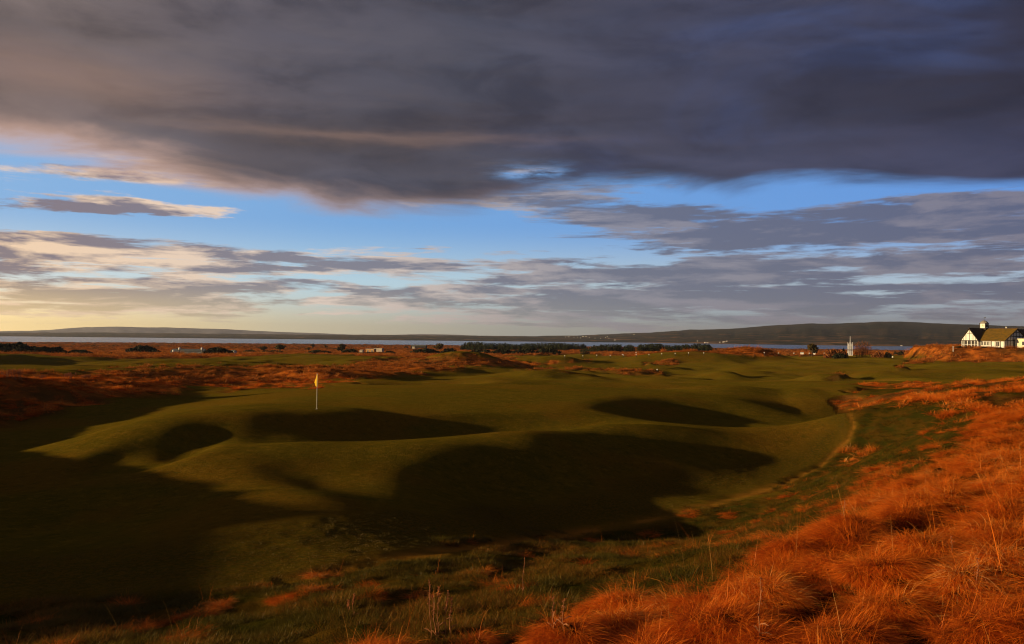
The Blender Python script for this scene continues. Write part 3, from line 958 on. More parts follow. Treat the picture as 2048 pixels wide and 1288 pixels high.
white_paint = mat_noise('white_render', (0.78, 0.77, 0.70), (0.66, 0.64, 0.56), 3.0, 0.7, 0.005)
cream_paint = mat_noise('cream_render', (0.80, 0.74, 0.50), (0.72, 0.64, 0.42), 2.0, 0.7, 0.005)
timber = mat_noise('dark_timber', (0.030, 0.022, 0.018), (0.05, 0.035, 0.025), 5.0, 0.7, 0.005)
roof_moss = mat_noise('mossy_tiles', (0.18, 0.092, 0.008), (0.105, 0.068, 0.010), 1.3, 0.95, 0.03)
roof_dark = mat_noise('dark_tiles', (0.045, 0.030, 0.024), (0.07, 0.045, 0.03), 2.0, 0.9, 0.03)
lead = mat_noise('lead_dome', (0.30, 0.26, 0.20), (0.22, 0.20, 0.17), 4.0, 0.5, 0.01)
stone = mat_noise('stone_plinth', (0.16, 0.11, 0.07), (0.24, 0.16, 0.09), 2.0, 0.9, 0.02)
iron = mat_noise('black_iron', (0.02, 0.02, 0.02), (0.035, 0.03, 0.03), 5, 0.5, 0.002)
bark = mat_noise('tree_bark', (0.06, 0.035, 0.02), (0.11, 0.06, 0.03), 5, 0.95, 0.02)
leaf_dark = mat_noise('gorse_leaf', (0.016, 0.020, 0.007), (0.032, 0.030, 0.010), 1.5, 0.9, 0.0)
leaf_olive = mat_noise('scrub_leaf', (0.045, 0.040, 0.010), (0.10, 0.055, 0.012), 0.8, 0.9, 0.0)
leaf_pine = mat_noise('pine_needles', (0.018, 0.026, 0.010), (0.038, 0.042, 0.012), 0.7, 0.9, 0.0)
leaf_rust = mat_noise('rust_twigs', (0.26, 0.085, 0.018), (0.16, 0.055, 0.014), 1.2, 0.9, 0.0)
pale_wall = mat_noise('pale_wall', (0.55, 0.48, 0.36), (0.42, 0.36, 0.28), 1.0, 0.8, 0.01)
grey_metal = mat_noise('grey_sheet', (0.14, 0.15, 0.13), (0.20, 0.20, 0.17), 1.0, 0.6, 0.01)
m_glass, Ng = new_mat('window_glass')
finish(m_glass, Ng, (0.05, 0.045, 0.04, 1), 0.08, None, 0, 0.8)
m_flag, Nf = new_mat('yellow_flag_cloth')
pf = finish(m_flag, Nf, (0.90, 0.62, 0.02, 1), 0.7, None, 0, 0.2)
_tr = Nf.n.new('ShaderNodeBsdfTranslucent'); _tr.inputs[0].default_value = (0.9, 0.62, 0.02, 1)
_mx = Nf.n.new('ShaderNodeMixShader'); _mx.inputs[0].default_value = 0.45
Nf.l.new(pf.outputs[0], _mx.inputs[1]); Nf.l.new(_tr.outputs[0], _mx.inputs[2])
Nf.l.new(_mx.outputs[0], [n for n in Nf.n if n.type == 'OUTPUT_MATERIAL'][0].inputs[0])


# ------------------------------------------------------------------ clubhouse
def clubhouse():
    phi = R_(-60)
    o = AT(1800 + 1288 / 8.048, 600 + 768 / 8.048, CH_Y)
    base = Vector((o.x, o.y, SHELF_Z - 0.15))
    root = empty('clubhouse', base, phi)
    tag(root, 'white half-timbered clubhouse with mossy roof and domed cupola on the grassy shelf at the right', 'building')
    EV, RG = 2.45, 5.75      # eaves and ridge
    HW = 6.2                 # half depth of the main range
    # --- main range: x 0..7, y 0..12.4
    L = 7.0
    MB().box(0, L, 0.0, 0.25, 0, EV).build('wall', white_paint, root); MB().box(0, L, 12.15, 12.4, 0, EV).build('wall', white_paint, root)
    wall = MB(); wall.prism([(L - 0.25, 0.25, 0), (L - 0.25, 12.15, 0), (L - 0.25, 12.15, EV), (L - 0.25, HW, RG - 0.15), (L - 0.25, 0.25, EV)], (0.25, 0, 0))
    wall.build('wall', white_paint, root)
    t = 0.16

    def slope(name, p0, p1, p2, p3, mat):
        """roof plane p0..p3, thickness t"""
        a = Vector(p1) - Vector(p0); b = Vector(p3) - Vector(p0); n = a.cross(b).normalized()
        if n.z < 0: n = -n
        return MB().prism([p0, p1, p2, p3], tuple(n * t)).build(name, mat, root)
    ov = 0.35
    ex = (RG - EV) / HW * ov
    ft = slope('roof', (0.0, -ov, EV - ex), (L + ov, -ov, EV - ex), (L + ov, HW, RG), (-2.5, HW, RG), roof_moss)
    slope('roof', (-2.5, 12.4 + ov, EV - ex), (L + ov, 12.4 + ov, EV - ex), (L + ov, HW, RG), (-2.5, HW, RG), roof_moss)
    # tile courses across the sunny slope
    for i in range(1, 14):
        f = i / 14
        y = -ov + (HW + ov) * f; z = EV - ex + (RG - EV + ex) * f
        xl = 0.0 - 2.5 * f + 0.1
        MB().box(xl, L + ov, y - 0.05, y + 0.05, z + 0.13, z + 0.205).build('tile_course', roof_moss, root)
    MB().box(-2.5, L + ov, HW - 0.14, HW + 0.14, RG + 0.08, RG + 0.30).build('ridge_tiles', roof_dark, root)
    v = MB(); v.lathe([(0.16, RG + 0.2), (0.16, RG + 0.5), (0.24, RG + 0.52), (0.24, RG + 0.62)], 8, (4.1, HW)); v.build('roof_vent', white_paint, root)
    # --- front wing: gable toward the sun, x -5..0, ridge along y
    g = MB()
    g.prism([(-5, -1.0, EV - 0.05), (0, -1.0, EV - 0.05), (-2.5, -1.0, RG - 0.12)], (0, 0.22, 0)).build('gable', white_paint, root)
    MB().box(-5.0, -4.75, -0.78, 5.798, 0, EV).build('wall', white_paint, root); MB().box(-0.25, 0, -0.78, 0, 0, EV).build('wall', white_paint, root); MB().box(-5, 0, 5.8, 6, 0, EV).build('wall', white_paint, root)
    MB().box(-5.1, 0.1, -1.08, -0.76, EV - 0.22, EV - 0.05).build('tie_beam', timber, root)
    MB().box(-4.75, -0.25, -0.70, -0.60, 0.55, EV - 0.22).build('window_glass', m_glass, root)
    MB().box(-5.0, 0.0, -1.0, -0.55, 0.0, 0.55).build('plinth', stone, root)
    for x in (-4.75, -4.15, -3.1, -2.0, -0.95, -0.2):
        MB().box(x - 0.09, x + 0.09, -1.02, -0.84, 0.55, EV - 0.22).build('porch_post', white_paint, root)
    MB().box(-4.7, -0.25, -0.95, -0.90, 1.05, 1.13).build('glazing_bar', white_paint, root)
    for x in (-3.55, -2.5, -1.45):
        top = RG - 0.35 - abs(x + 2.5) / 2.5 * (RG - EV)
        MB().box(x - 0.055, x + 0.055, -1.05, -1.002, EV - 0.05, top).build('timber_stud', timber, root)
    for x in (-4.25, -0.75):
        MB().box(x - 0.05, x + 0.05, -1.05, -1.002, EV - 0.05, EV + 0.55).build('timber_stud', timber, root)
    MB().box(-3.2, -1.8, -1.075, -1.052, 4.30, 4.42).build('timber_collar', timber, root)
    s = (RG - EV) / 2.5
    for sg in (-1, 1):
        xe = -2.5 + sg * 2.85; ze = RG - 2.85 * s
        slope('roof', (xe, -1.35, ze), (xe, 6.2 if sg < 0 else 0.0, ze), (-2.5, 6.2, RG), (-2.5, -1.35, RG), roof_dark)
        MB().prism([(xe, -1.40, ze - 0.05), (-2.5, -1.40, RG - 0.05), (-2.5, -1.40, RG + 0.16), (xe, -1.40, ze + 0.16)], (0, 0.045, 0)).build('bargeboard', timber, root)
    MB().box(-2.62, -2.38, -1.3, 6.2, RG + 0.1, RG + 0.26).build('ridge_tiles', roof_dark, root)
    # --- front wall of the main range: windows, doors
    for x0, x1, z0, z1 in ((0.35, 1.0, 0.9, 2.1), (1.15, 1.8, 0.9, 2.1), (1.95, 2.6, 0.9, 2.1), (2.75, 3.1, 0.9, 2.1), (4.6, 5.6, 0.7, 2.1)):
        fr = MB().box(x0, x1, -0.10, -0.002, z0, z1).build('window', white_paint, root)
        MB().box(x0 + .07, (x0 + x1) / 2 - .03, -0.125, -0.102, z0 + .07, z1 - .07).build('pane', m_glass, fr); MB().box((x0 + x1) / 2 + .03, x1 - .07, -0.125, -0.102, z0 + .07, z1 - .07).build('pane', m_glass, fr)
    for x in (0.12, 3.3, 4.35, 5.85, 6.85):
        MB().box(x - 0.07, x + 0.07, -0.07, -0.002, 0.3, EV - 0.12).build('timber_post', timber, root)
    MB().box(0.2, 3.2, -0.07, -0.002, 0.35, 0.62).build('timber_rail', timber, root)
    MB().box(0, L, -0.42, -0.30, EV - ex - 0.12, EV - ex).build('gutter', iron, root)
    # --- gable end to the right (in shade): close studding
    for i, y in enumerate(np.arange(0.6, 12.2, 0.78)):
        zt = EV + (RG - EV) * (1 - abs(y - HW) / HW) - 0.3
        MB().box(L + 0.002, L + 0.07, y - 0.09, y + 0.09, 0, zt).build('timber_stud', timber, root)
    for z in (EV - 0.1, 3.6, 4.7):
        hw = HW * (1 - max(z - EV, 0) / (RG - EV)) - 0.25
        MB().box(L + 0.072, L + 0.10, HW - hw, HW + hw, z - 0.09, z + 0.09).build('timber_rail', timber, root)
    MB().prism([(L + ov + 0.002, -ov, EV - ex - 0.08), (L + ov + 0.002, HW, RG - 0.08), (L + ov + 0.002, HW, RG + 0.2), (L + ov + 0.002, -ov, EV - ex + 0.2)], (0.05, 0, 0)).build('bargeboard', timber, root)
    MB().prism([(L + ov + 0.002, 12.4 + ov, EV - ex - 0.08), (L + ov + 0.002, HW, RG - 0.08), (L + ov + 0.002, HW, RG + 0.2), (L + ov + 0.002, 12.4 + ov, EV - ex + 0.2)], (0.05, 0, 0)).build('bargeboard', timber, root)
    # --- rear range running back, its shaded slope shows past the gable
    MB().box(0, 6.9, 12.45, 24, 0, EV).build('wall', white_paint, root)
    slope('roof', (7.5, HW + .1, EV - .3), (7.5, 24, EV - .3), (3.5, 24, RG - 0.06), (3.5, HW + .1, RG - 0.06), roof_dark)
    slope('roof', (-0.5, 12.5, EV - .3), (-0.5, 24, EV - .3), (3.5, 24, RG - 0.06), (3.5, 12.5, RG - 0.06), roof_dark)
    # --- flat-roofed cream extension on the right
    [MB().box(*b).build('extension_wall', cream_paint, root) for b in ((L + 0.4, 17, 4.6, 4.85, 0, 2.7), (16.75, 17, 4.852, 11, 0, 2.7), (L + 0.4, L + 0.65, 4.852, 11, 0, 2.7))]
    MB().box(L + 0.2, 17.2, 4.4, 11.2, 2.7, 2.95).build('flat_roof', cream_paint, root)
    for x0, x1 in ((9.3, 11.2), (12.0, 14.0)):
        fr = MB().box(x0, x1, 4.5, 4.598, 1.0, 2.2).build('window', white_paint, root)
        MB().box(x0 + .08, x1 - .08, 4.47, 4.498, 1.08, 2.12).build('pane', m_glass, fr)
    # --- cupola on the crossing
    cx, cy = -2.2, 6.0
    cu = MB()
    cu.prism([(cx - 1.0, cy - 1.0, RG - 0.7), (cx + 1.0, cy - 1.0, RG - 0.7), (cx + 1.0, cy + 1.0, RG - 0.7), (cx - 1.0, cy + 1.0, RG - 0.7)], (0, 0, 1.0))
    c0 = cu.build('cupola', timber, root)
    zb = RG + 0.30
    MB().box(cx - 0.8, cx + 0.8, cy - 0.8, cy + 0.8, zb, zb + 1.35).build('cupola_wall', white_paint, c0)
    MB().box(cx - 0.95, cx + 0.95, cy - 0.95, cy + 0.95, zb + 1.352, zb + 1.50).build('cupola_cornice', timber, c0)
    MB().lathe([(1.10, zb + 1.503), (1.02, zb + 1.75), (0.72, zb + 2.02), (0.35, zb + 2.2), (0.12, zb + 2.32)], 8, (cx, cy)).build('dome', lead, c0)
    for sx, sy in ((-1, -1), (1, -1), (1, 1), (-1, 1)):
        MB().box(cx + sx * .8 - .08, cx + sx * .8 + .08, cy + sy * .8 - .08, cy + sy * .8 + .08, zb + 0.002, zb + 1.35).build('corner_post', timber, c0)
    cf = MB(); n = 16
    ring = [(cx + .42 * math.cos(math.tau * i / n), cy - .86, zb + .72 + .42 * math.sin(math.tau * i / n)) for i in range(n)]
    cf.prism(ring, (0, .056, 0)).build('clock_face', cream_paint, c0)
    MB().box(cx - .03, cx + .03, cy - .89, cy - .863, zb + .70, zb + 1.06).build('clock_hand', iron, c0); MB().box(cx + .032, cx + .26, cy - .89, cy - .863, zb + .68, zb + .73).build('clock_hand', iron, c0)
    fr = MB().box(cx + .802, cx + .84, cy - .45, cy + .45, zb + .25, zb + 1.1).build('louvre', timber, c0)
    MB().lathe([(0.04, zb + 2.28), (0.03, zb + 3.25)], 6, (cx, cy)).box(cx - .45, cx + .45, cy - .025, cy + .025, zb + 2.72, zb + 2.77).prism(
        [(cx - .5, cy - .02, zb + 3.0), (cx - .1, cy - .02, zb + 3.12), (cx + .5, cy - .02, zb + 3.25), (cx + .5, cy - .02, zb + 3.0), (cx - .1, cy - .02, zb + 3.04)], (0, .04, 0)).build('weathervane', iron, c0)
    # foundations below the shelf
    MB().box(-5.02, 17.02, 0.002, 12, -2.2, -0.002).build('plinth', stone, root); MB().box(-5.02, 0, -1.02, -0.002, -2.2, -0.002).build('plinth', stone, root)
    return root, base, phi


ch_root, ch_base, ch_phi = clubhouse()


# ------------------------------------------------------------------ foliage
def leaf_cloud(blobs, n, size, seed, flat=0.0, shell=0.55):
    """many small leaf faces through a set of ellipsoids (cx,cy,cz,rx,ry,rz)"""
    r = np.random.default_rng(seed)
    vol = np.array([b[3] * b[4] * b[5] for b in blobs]); pr = vol ** 0.7; pr /= pr.sum()
    which = r.choice(len(blobs), n, p=pr)
    B = np.array(blobs)[which]
    d = r.normal(size=(n, 3)); d /= np.linalg.norm(d, axis=1)[:, None]
    rad = shell + (1.12 - shell) * r.uniform(0, 1, n) ** 0.6
    C = B[:, :3] + d * B[:, 3:] * rad[:, None]
    u = r.normal(size=(n, 3)); u /= np.linalg.norm(u, axis=1)[:, None]
    w = np.cross(u, r.normal(size=(n, 3))); w /= np.linalg.norm(w, axis=1)[:, None] + 1e-9
    s = size * r.uniform(0.6, 1.4, n)[:, None]
    V = np.stack([C - u * s - w * s * 0.6, C + u * s * 0.9 - w * s * 0.5, C + u * s * 0.3 + w * s, C - u * s * 0.6 + w * s * 0.6], 1).reshape(-1, 3)
    F = np.arange(n * 4).reshape(n, 4)
    return V, F


def np_mesh(name, V, F, mat, parent=None):
    me = bpy.data.meshes.new(name)
    me.vertices.add(len(V)); me.vertices.foreach_set('co', V.ravel())
    me.loops.add(F.size); me.polygons.add(len(F))
    me.loops.foreach_set('vertex_index', F.ravel()); me.polygons.foreach_set('loop_start', np.arange(len(F)) * F.shape[1])
    me.update(calc_edges=True)
    me.materials.append(mat)
    o = bpy.data.objects.new(name, me); COL.objects.link(o)
    if parent is not None: o.parent = parent
    return o


def branches(mb, p, d, L, r, depth, rnd, spread=0.5, up=0.15):
    q = p + d * L
    mb.tube([p, p + d * L * 0.5 + Vector((rnd.uniform(-1, 1), rnd.uniform(-1, 1), 0)) * L * 0.05, q], [r, r * 0.8, r * 0.6], 4 if depth < 3 else 5)
    if depth == 0: return
    for i in range(3 if depth > 1 else 4):
        nd = (d + Vector((rnd.gauss(0, spread), rnd.gauss(0, spread), rnd.gauss(up, spread * 0.4)))).normalized()
        branches(mb, p + d * L * rnd.uniform(0.55, 1.0), nd, L * rnd.uniform(0.6, 0.85), r * 0.55, depth - 1, rnd, spread, up)


def tree_root(name, px, py, label, cat, group=None, Y=None):
    if Y is None: g = hit(px, py)
    else:
        a = AT(px, py, Y); g = Vector((a.x, a.y, ground_z(a.x, a.y)))
    g = Vector((g.x, g.y, ground_z(g.x, g.y)))
    root = empty(name, g); tag(root, label, cat, group)
    return root, g


def size_at(g, dpx):      # metres spanned by dpx photo pixels at g
    return dpx * g.y / F_PX * (1.0)


def bush(px, pbase, ptop, wpx, label, mat=leaf_dark, seed=1, name='gorse_bush', cat='bush', group=None, leaves=900, Y=None, lumps=6, jag=0.25):
    root, g = tree_root(name, px, pbase, label, cat, group, Y)
    topz = AT(px, ptop, g.y).z
    H = max(topz - g.z, 0.6); Wd = size_at(g, wpx) / 2
    r = random.Random(seed)
    bl = []
    for i in range(lumps):
        u = (i + 0.5) / lumps * 2 - 1
        h = H * (1 - abs(u) ** 2.2 * 0.6) * r.uniform(1 - jag, 1.0)
        bl.append((u * Wd * 0.82, r.uniform(-.3, .3) * Wd * 0.4, h * 0.45, Wd / lumps * 1.7, Wd / lumps * 1.7, h * 0.52))
    V, F = leaf_cloud(bl, leaves, max(0.04 * H + 0.05 * Wd, 0.10), seed)
    np_mesh('crown', V, F, mat, root)
    for b in bl[::2]:
        MB().tube([(b[0] * .8, 0, -0.3), (b[0], b[1], b[2])], [H * 0.03 + .02, H * 0.02 + .01], 5).build('stem', bark, root)
    return root


def tree(px, pbase, ptop, wpx, label, mat=leaf_olive, seed=1, name='scrub_tree', cat='tree', group=None, leaves=1100, Y=None, stem=0.3):
    root, g = tree_root(name, px, pbase, label, cat, group, Y)
    H = max(AT(px, ptop, g.y).z - g.z, 1.0); Wd = size_at(g, wpx) / 2
    r = random.Random(seed); bl = []
    for i in range(9):
        a = r.uniform(0, math.tau); q = r.uniform(0.1, 0.75)
        zc = H * r.uniform(stem + 0.15, 0.82)
        bl.append((math.cos(a) * q * Wd, math.sin(a) * q * Wd, zc, Wd * r.uniform(.28, .5), Wd * r.uniform(.28, .5), H * r.uniform(.10, .18)))
    bl.append((0, 0, H * 0.8, Wd * .4, Wd * .4, H * .16))
    V, F = leaf_cloud(bl, leaves, 0.05 * H, seed, shell=0.3)
    np_mesh('crown', V, F, mat, root)
    mb = MB(); mb.tube([(0, 0, -0.4), (0.02 * H, 0, H * 0.35), (0, 0.02 * H, H * 0.75)], [H * 0.035, H * 0.026, H * 0.01], 7)
    mb.build('trunk', bark, root)
    for b in bl[:6]: MB().tube([(0, 0, H * stem), (b[0] * .6, b[1] * .6, b[2] * .85), (b[0], b[1], b[2])], [H * .018, H * .012, H * .005], 5).build('limb', bark, root)
    return root


def bare_tree(px, pbase, ptop, wpx, label, seed=3, Y=None, n=7, mat=leaf_rust, group=None):
    root, g = tree_root('bare_tree', px, pbase, label, 'tree', group, Y)
    H = AT(px, ptop, g.y).z - g.z; Wd = size_at(g, wpx) / 2
    r = random.Random(seed)
    tw = MB()
    for i in range(n):
        x = (i + .5) / n * 2 - 1
        p = Vector((x * Wd * 0.75, r.uniform(-.6, .6), -0.3)); d = Vector((x * 0.12 + r.gauss(0, .05), r.gauss(0, .08), 1)).normalized()
        h = H * (1 - 0.22 * abs(x) ** 2) * r.uniform(.85, 1)
        MB().tube([p, p + d * h * .5, p + d * h * .85], [.10, .06, .02], 5).build('trunk', bark, root)
        for k in range(16):
            t = r.uniform(.12, .82); q = p + d * h * t
            nd = Vector((r.gauss(0, .45), r.gauss(0, .45), 1)).normalized()
            branches(tw, q, nd, h * .16 * r.uniform(.7, 1.2), .022, 2, r, .35, .4)
    cr = tw.build('crown', mat, root); cr['kind'] = 'stuff'
    V, F = leaf_cloud([(0, 0, H * .48, Wd * .97, 1.0, H * .50)], 2600, 0.085, seed + 1, shell=0.05)
    np_mesh('twigs', V, F, mat, root)['kind'] = 'stuff'
    return root


# gorse and scrub, left to right
bush(25, 712, 685.5, 150, 'large black-green gorse thicket at the far left edge', seed=11, leaves=3600, lumps=8, Y=250)
bush(103, 713, 690, 64, 'sloping end of the dark gorse thicket, next right of the big left one', seed=12, leaves=1500, Y=252)
bush(158, 713, 698, 54, 'low rounded dark gorse bush at the right end of the left thicket', seed=13, leaves=1300, Y=252)
bush(222, 711, 703, 13, 'small dark gorse bush between the left thicket and the ragged bush', seed=14, leaves=400, Y=262)
bush(287, 705, 691, 66, 'ragged dark bush with two peaks left of the white tanks', seed=15, leaves=1500, jag=.5, Y=330)
bush(330, 706, 701.5, 14, 'tiny dark bush just left of the white tanks', seed=16, leaves=300, Y=330)
bush(437, 711, 694.5, 62, 'domed black-green gorse bush standing in front of the long hut', seed=17, leaves=2200, Y=285, jag=.1)
tree(527, 704, 691, 18, 'thin small scrub tree left of the round one on the orange plain', leaf_olive, 18, leaves=500, Y=340)
tree(560, 704, 688, 24, 'round olive scrub tree alone on the orange plain', leaf_olive, 19, leaves=1000, Y=340)
bush(500, 704, 699, 30, 'low brown scrub beside the small white wall', leaf_olive, 20, leaves=500, Y=345)
bush(545, 706, 700, 60, 'low brown scrub strip under the two scrub trees', leaf_olive, 21, leaves=700, Y=335)
tree(625, 693, 686.5, 9, 'tiny round tree higher on the plain, left of the twin one', leaf_olive, 22, leaves=300, Y=560)
tree(617, 700, 693.5, 11, 'tiny dark tree below the other on the plain', leaf_olive, 23, leaves=300, Y=430)
tree(652, 694, 689, 8, 'small dot of a tree on the plain left of the pale huts', leaf_olive, 24, leaves=250, Y=560)
bush(640, 707, 699.5, 60, 'long dark bush left of the tree by the pale huts', leaf_dark, 25, leaves=900, Y=330)
tree(683, 706, 686.5, 22, 'dark bushy tree standing left of the pale huts', leaf_olive, 26, leaves=1000, Y=335)
bush(700, 707, 695, 34, 'dark scrub at the foot of the tree by the pale huts', leaf_dark, 27, leaves=700, Y=332)
bush(755, 693.5, 691.5, 14, 'tiny dark shrub behind the pale huts', leaf_dark, 28, leaves=200, Y=520)
bush(780, 707, 701, 24, 'rounded dark shrub right of the pale huts', leaf_dark, 29, leaves=500, Y=330)
bush(745, 709, 704, 60, 'low dark scrub in front of the pale huts', leaf_dark, 30, leaves=600, Y=325)
bush(812, 691.5, 689, 9, 'tiny dark shrub left of the long black shed', leaf_dark, 31, leaves=200, Y=700)
tree(877, 701, 686, 26, 'dark leaning tree between the black shed and the pine wood', leaf_olive, 32, leaves=900, Y=400)
bush(850, 706, 697.5, 60, 'long sloping dark scrub left of the leaning tree', leaf_dark, 33, leaves=1100, Y=350)
bush(900, 706, 695.5, 42, 'dark scrub running from the leaning tree to the pine wood', leaf_dark, 34, leaves=900, Y=350)
for i, (x, b, t_, w, q) in enumerate([(960, 706, 698.5, 60, 'left'), (1005, 706, 697, 50, 'middle'), (1048, 706, 697, 60, 'third'), (1095, 706, 694.5, 56, 'right')]):
    bush(x, b, t_, w, f'dark gorse in front of the pine wood, {q} clump of four' if q != 'third' else 'dark gorse in front of the pine wood, between its middle and right clumps', leaf_dark, 40 + i, leaves=900, Y=360, group='gorse along the front of the pine wood')
bush(1170, 704, 699, 20, 'low brown scrub just right of the pine wood', leaf_olive, 45, leaves=400, Y=350)
bush(1452, 701, 695, 22, 'rounded rust brown bush right of the second pine belt', leaf_olive, 46, leaves=600, Y=330)
bush(1476, 703.5, 692.5, 15, 'upright brown scrub bush right of the rounded rust one', leaf_olive, 47, leaves=500, Y=330)
bush(1432, 701, 696.5, 16, 'low dark bush at the end of the second pine belt', leaf_dark, 48, leaves=350, Y=335)
tree(1624, 707, 686, 24, 'dark round tree by the water left of the white tower', leaf_olive, 49, leaves=1300, Y=290, stem=.22)
bush(1672, 710, 695.5, 50, 'orange brown domed bush left of the white tower', leaf_rust, 50, leaves=1300, Y=282)
bush(1686, 710, 694.5, 12, 'small dark clump on top of the orange bush by the tower', leaf_dark, 51, leaves=300, Y=281)
bare_tree(1725, 711, 681.5, 38, 'bare rust coloured thicket of upright twigs right of the white tower', Y=285, n=9)
bush(1680, 711.5, 706.5, 34, 'low dark hedge under the orange bush beside the tower', leaf_dark, 52, leaves=900, Y=279)
bush(1757, 711, 702, 28, 'low orange brown scrub right of the bare thicket', leaf_rust, 53, leaves=500, Y=281)
bush(1776, 710.5, 701, 16, 'dark low bush two clumps right of the bare thicket', leaf_dark, 54, leaves=450, Y=281)
bush(1790, 704.5, 699, 6, 'tiny dark shrub against the water right of the bare thicket', leaf_dark, 55, leaves=160, Y=380)
for i, (x, w) in enumerate([(1802, 30), (1826, 26), (1852, 30), (1880, 30)]):
    bush(x, 706, 701.5 - (i % 2), w, f'dark low scrub along the shore left of the clubhouse, {("first", "second", "third", "fourth")[i]} clump from the tower', leaf_dark, 60 + i, leaves=420, Y=360, group='scrub by the shore')
# hedge at the foot of the clubhouse
for i, (x, t_) in enumerate([(1918, 694), (1938, 694.8), (1968, 694.5), (1985, 694.6), (1998, 694.2)]):
    lab = ['rust hedge clump at the left corner of the clubhouse', 'dark hedge clump under the clubhouse porch', 'dark hedge clump under the clubhouse windows',
           'dark hedge clump below the bright doorway of the clubhouse', 'rust hedge clump by the cream extension'][i]
    bush(x, 700, t_, 22 if i else 16, lab, leaf_dark if i in (1, 2, 3) else leaf_olive, 70 + i, name='hedge_clump', cat='hedge', leaves=420, Y=CH_Y - 9 + i * 0.5, group='hedge round the clubhouse')


# pine plantation: every crown its own tree, meshes shared between alike pines
def pine_proto(seed):
    r = random.Random(seed)
    bl = [(0, 0, 0.30 + k * 0.105, 0.30 * (1 - k / 8.2) + .03, 0.30 * (1 - k / 8.2) + .03, 0.085) for k in range(7)]
    V, F = leaf_cloud(bl, 420, 0.038, seed, shell=0.3)
    me = bpy.data.meshes.new('crown'); me.from_pydata([tuple(v) for v in V], [], [tuple(int(q) for q in f) for f in F]); me.materials.append(leaf_pine)
    tm = MB().tube([(0, 0, -.05), (0, 0, .9)], [.02, .006], 5)
    mt = bpy.data.meshes.new('trunk'); mt.from_pydata(tm.v, [], tm.f); mt.materials.append(bark)
    return me, mt


pines = [pine_proto(500 + i) for i in range(5)]


def pine(px, Y, ptop, label, group, wide=1.0, pbase=None):
    a = AT(px, ptop, Y); gz = ground_z(a.x, a.y)
    H = a.z - gz
    if H < 1: return
    root = empty('pine_tree', (a.x, a.y, gz), random.uniform(0, 6.28)); tag(root, label, 'tree', group)
    s = (H * wide * random.uniform(.85, 1.15),) * 2 + (H,)
    cm, tm = random.choice(pines)
    for nm, me in (('crown', cm), ('trunk', tm)):
        o = bpy.data.objects.new(nm, me); COL.objects.link(o); o.parent = root; o.scale = s


random.seed(21)
x = 924.0
while x < 1172:
    t0 = float(np.interp(x, [922, 930, 945, 975, 1010, 1040, 1060, 1080, 1110, 1150, 1168, 1174], [688, 684.5, 683, 685, 686, 687.5, 686, 684.5, 685.5, 686.5, 687, 692]))
    pine(x, 545 + random.uniform(-8, 22), t0 + random.uniform(-.8, 1.6), 'dark green pine in the dense plantation by the water, left wood', 'pines of the left plantation', 0.95)
    x += random.uniform(2.2, 4.6)
x = 938.0
while x < 1140:
    pine(x, 470 + random.uniform(-8, 10), 689 + random.uniform(-1.5, 2), 'lower dark pine along the front edge of the left plantation', 'front row pines of the left plantation', 1.1)
    x += random.uniform(5, 9)
x = 1160.0
while x < 1424:
    gap = any(a < x < b for a, b in ((1243, 1249), (1270, 1276)))
    t0 = float(np.interp(x, [1160, 1180, 1200, 1225, 1250, 1285, 1310, 1345, 1375, 1400, 1418, 1425], [698, 692, 689.5, 687, 690, 688, 686, 690, 688.5, 687, 688, 693]))
    if not gap:
        pine(x, 420 + random.uniform(-10, 14), t0 + random.uniform(-.8, 2), 'dark pine in the long broken belt of trees right of centre', 'pines of the right hand belt', 1.25)
    x += random.uniform(2.6, 5.0)

# ------------------------------------------------------------------ white tower
tower_paint = mat_noise('grey_white_paint', (0.52, 0.52, 0.53), (0.42, 0.41, 0.42), 2.0, 0.7, 0.003)


def tower():
    a = hit(1700.4, 711.0); YT = a.y; print('tower', a)
    gz = ground_z(a.x, a.y)
    root = empty('white_tower', (a.x, a.y, gz), R_(-25))
    tag(root, 'slim white tower of upright posts with a tall central spike beside the bare thicket', 'tower')
    sc = YT / F_PX
    H1 = AT(1700, 684.5, YT).z - gz; H2 = AT(1700, 672.0, YT).z - gz; w = 9.0 * sc / 2
    MB().box(-w * 1.15, w * 1.15, -w * 1.15, w * 1.15, -0.6, 0.12).build('base', pale_wall, root)
    for sx in (-1, -0.33, 0.33, 1):
        for sy in (-1, 1):
            MB().tube([(sx * w, sy * w * .8, 0.122), (sx * w * .95, sy * w * .76, H1 * .97)], [w * .14, w * .11], 6).build('post', tower_paint, root)
    for sx in (-1, 1):
        MB().tube([(sx * w, 0, 0.122), (sx * w * .95, 0, H1)], [w * .14, w * .11], 6).build('post', tower_paint, root)
    MB().tube([(0, 0, 0.122), (0, 0, H1), (0, 0, H2)], [w * .2, w * .17, w * .09], 7).build('spike', tower_paint, root)
    for sx in (-0.68, -0.30, 0.30, 0.68):
        MB().box((sx - .15) * w, (sx + .15) * w, -w * .06, w * .06, 0.122, H1 * .9).build('upright_panel', tower_paint, root)
    hb = H1 * 0.42
    MB().box(-w * 1.1, w * 1.1, -w * .98, -w * .93, hb - .16, hb + .16).build('dark_band', timber, root); MB().box(-w * 1.1, w * 1.1, w * .93, w * .98, hb - .16, hb + .16).build('dark_band', timber, root)
    MB().box(-w * 1.05, w * 1.05, -w * .8, w * .8, H1 * .72, H1 * .75).build('brace', tower_paint, root)


tower()


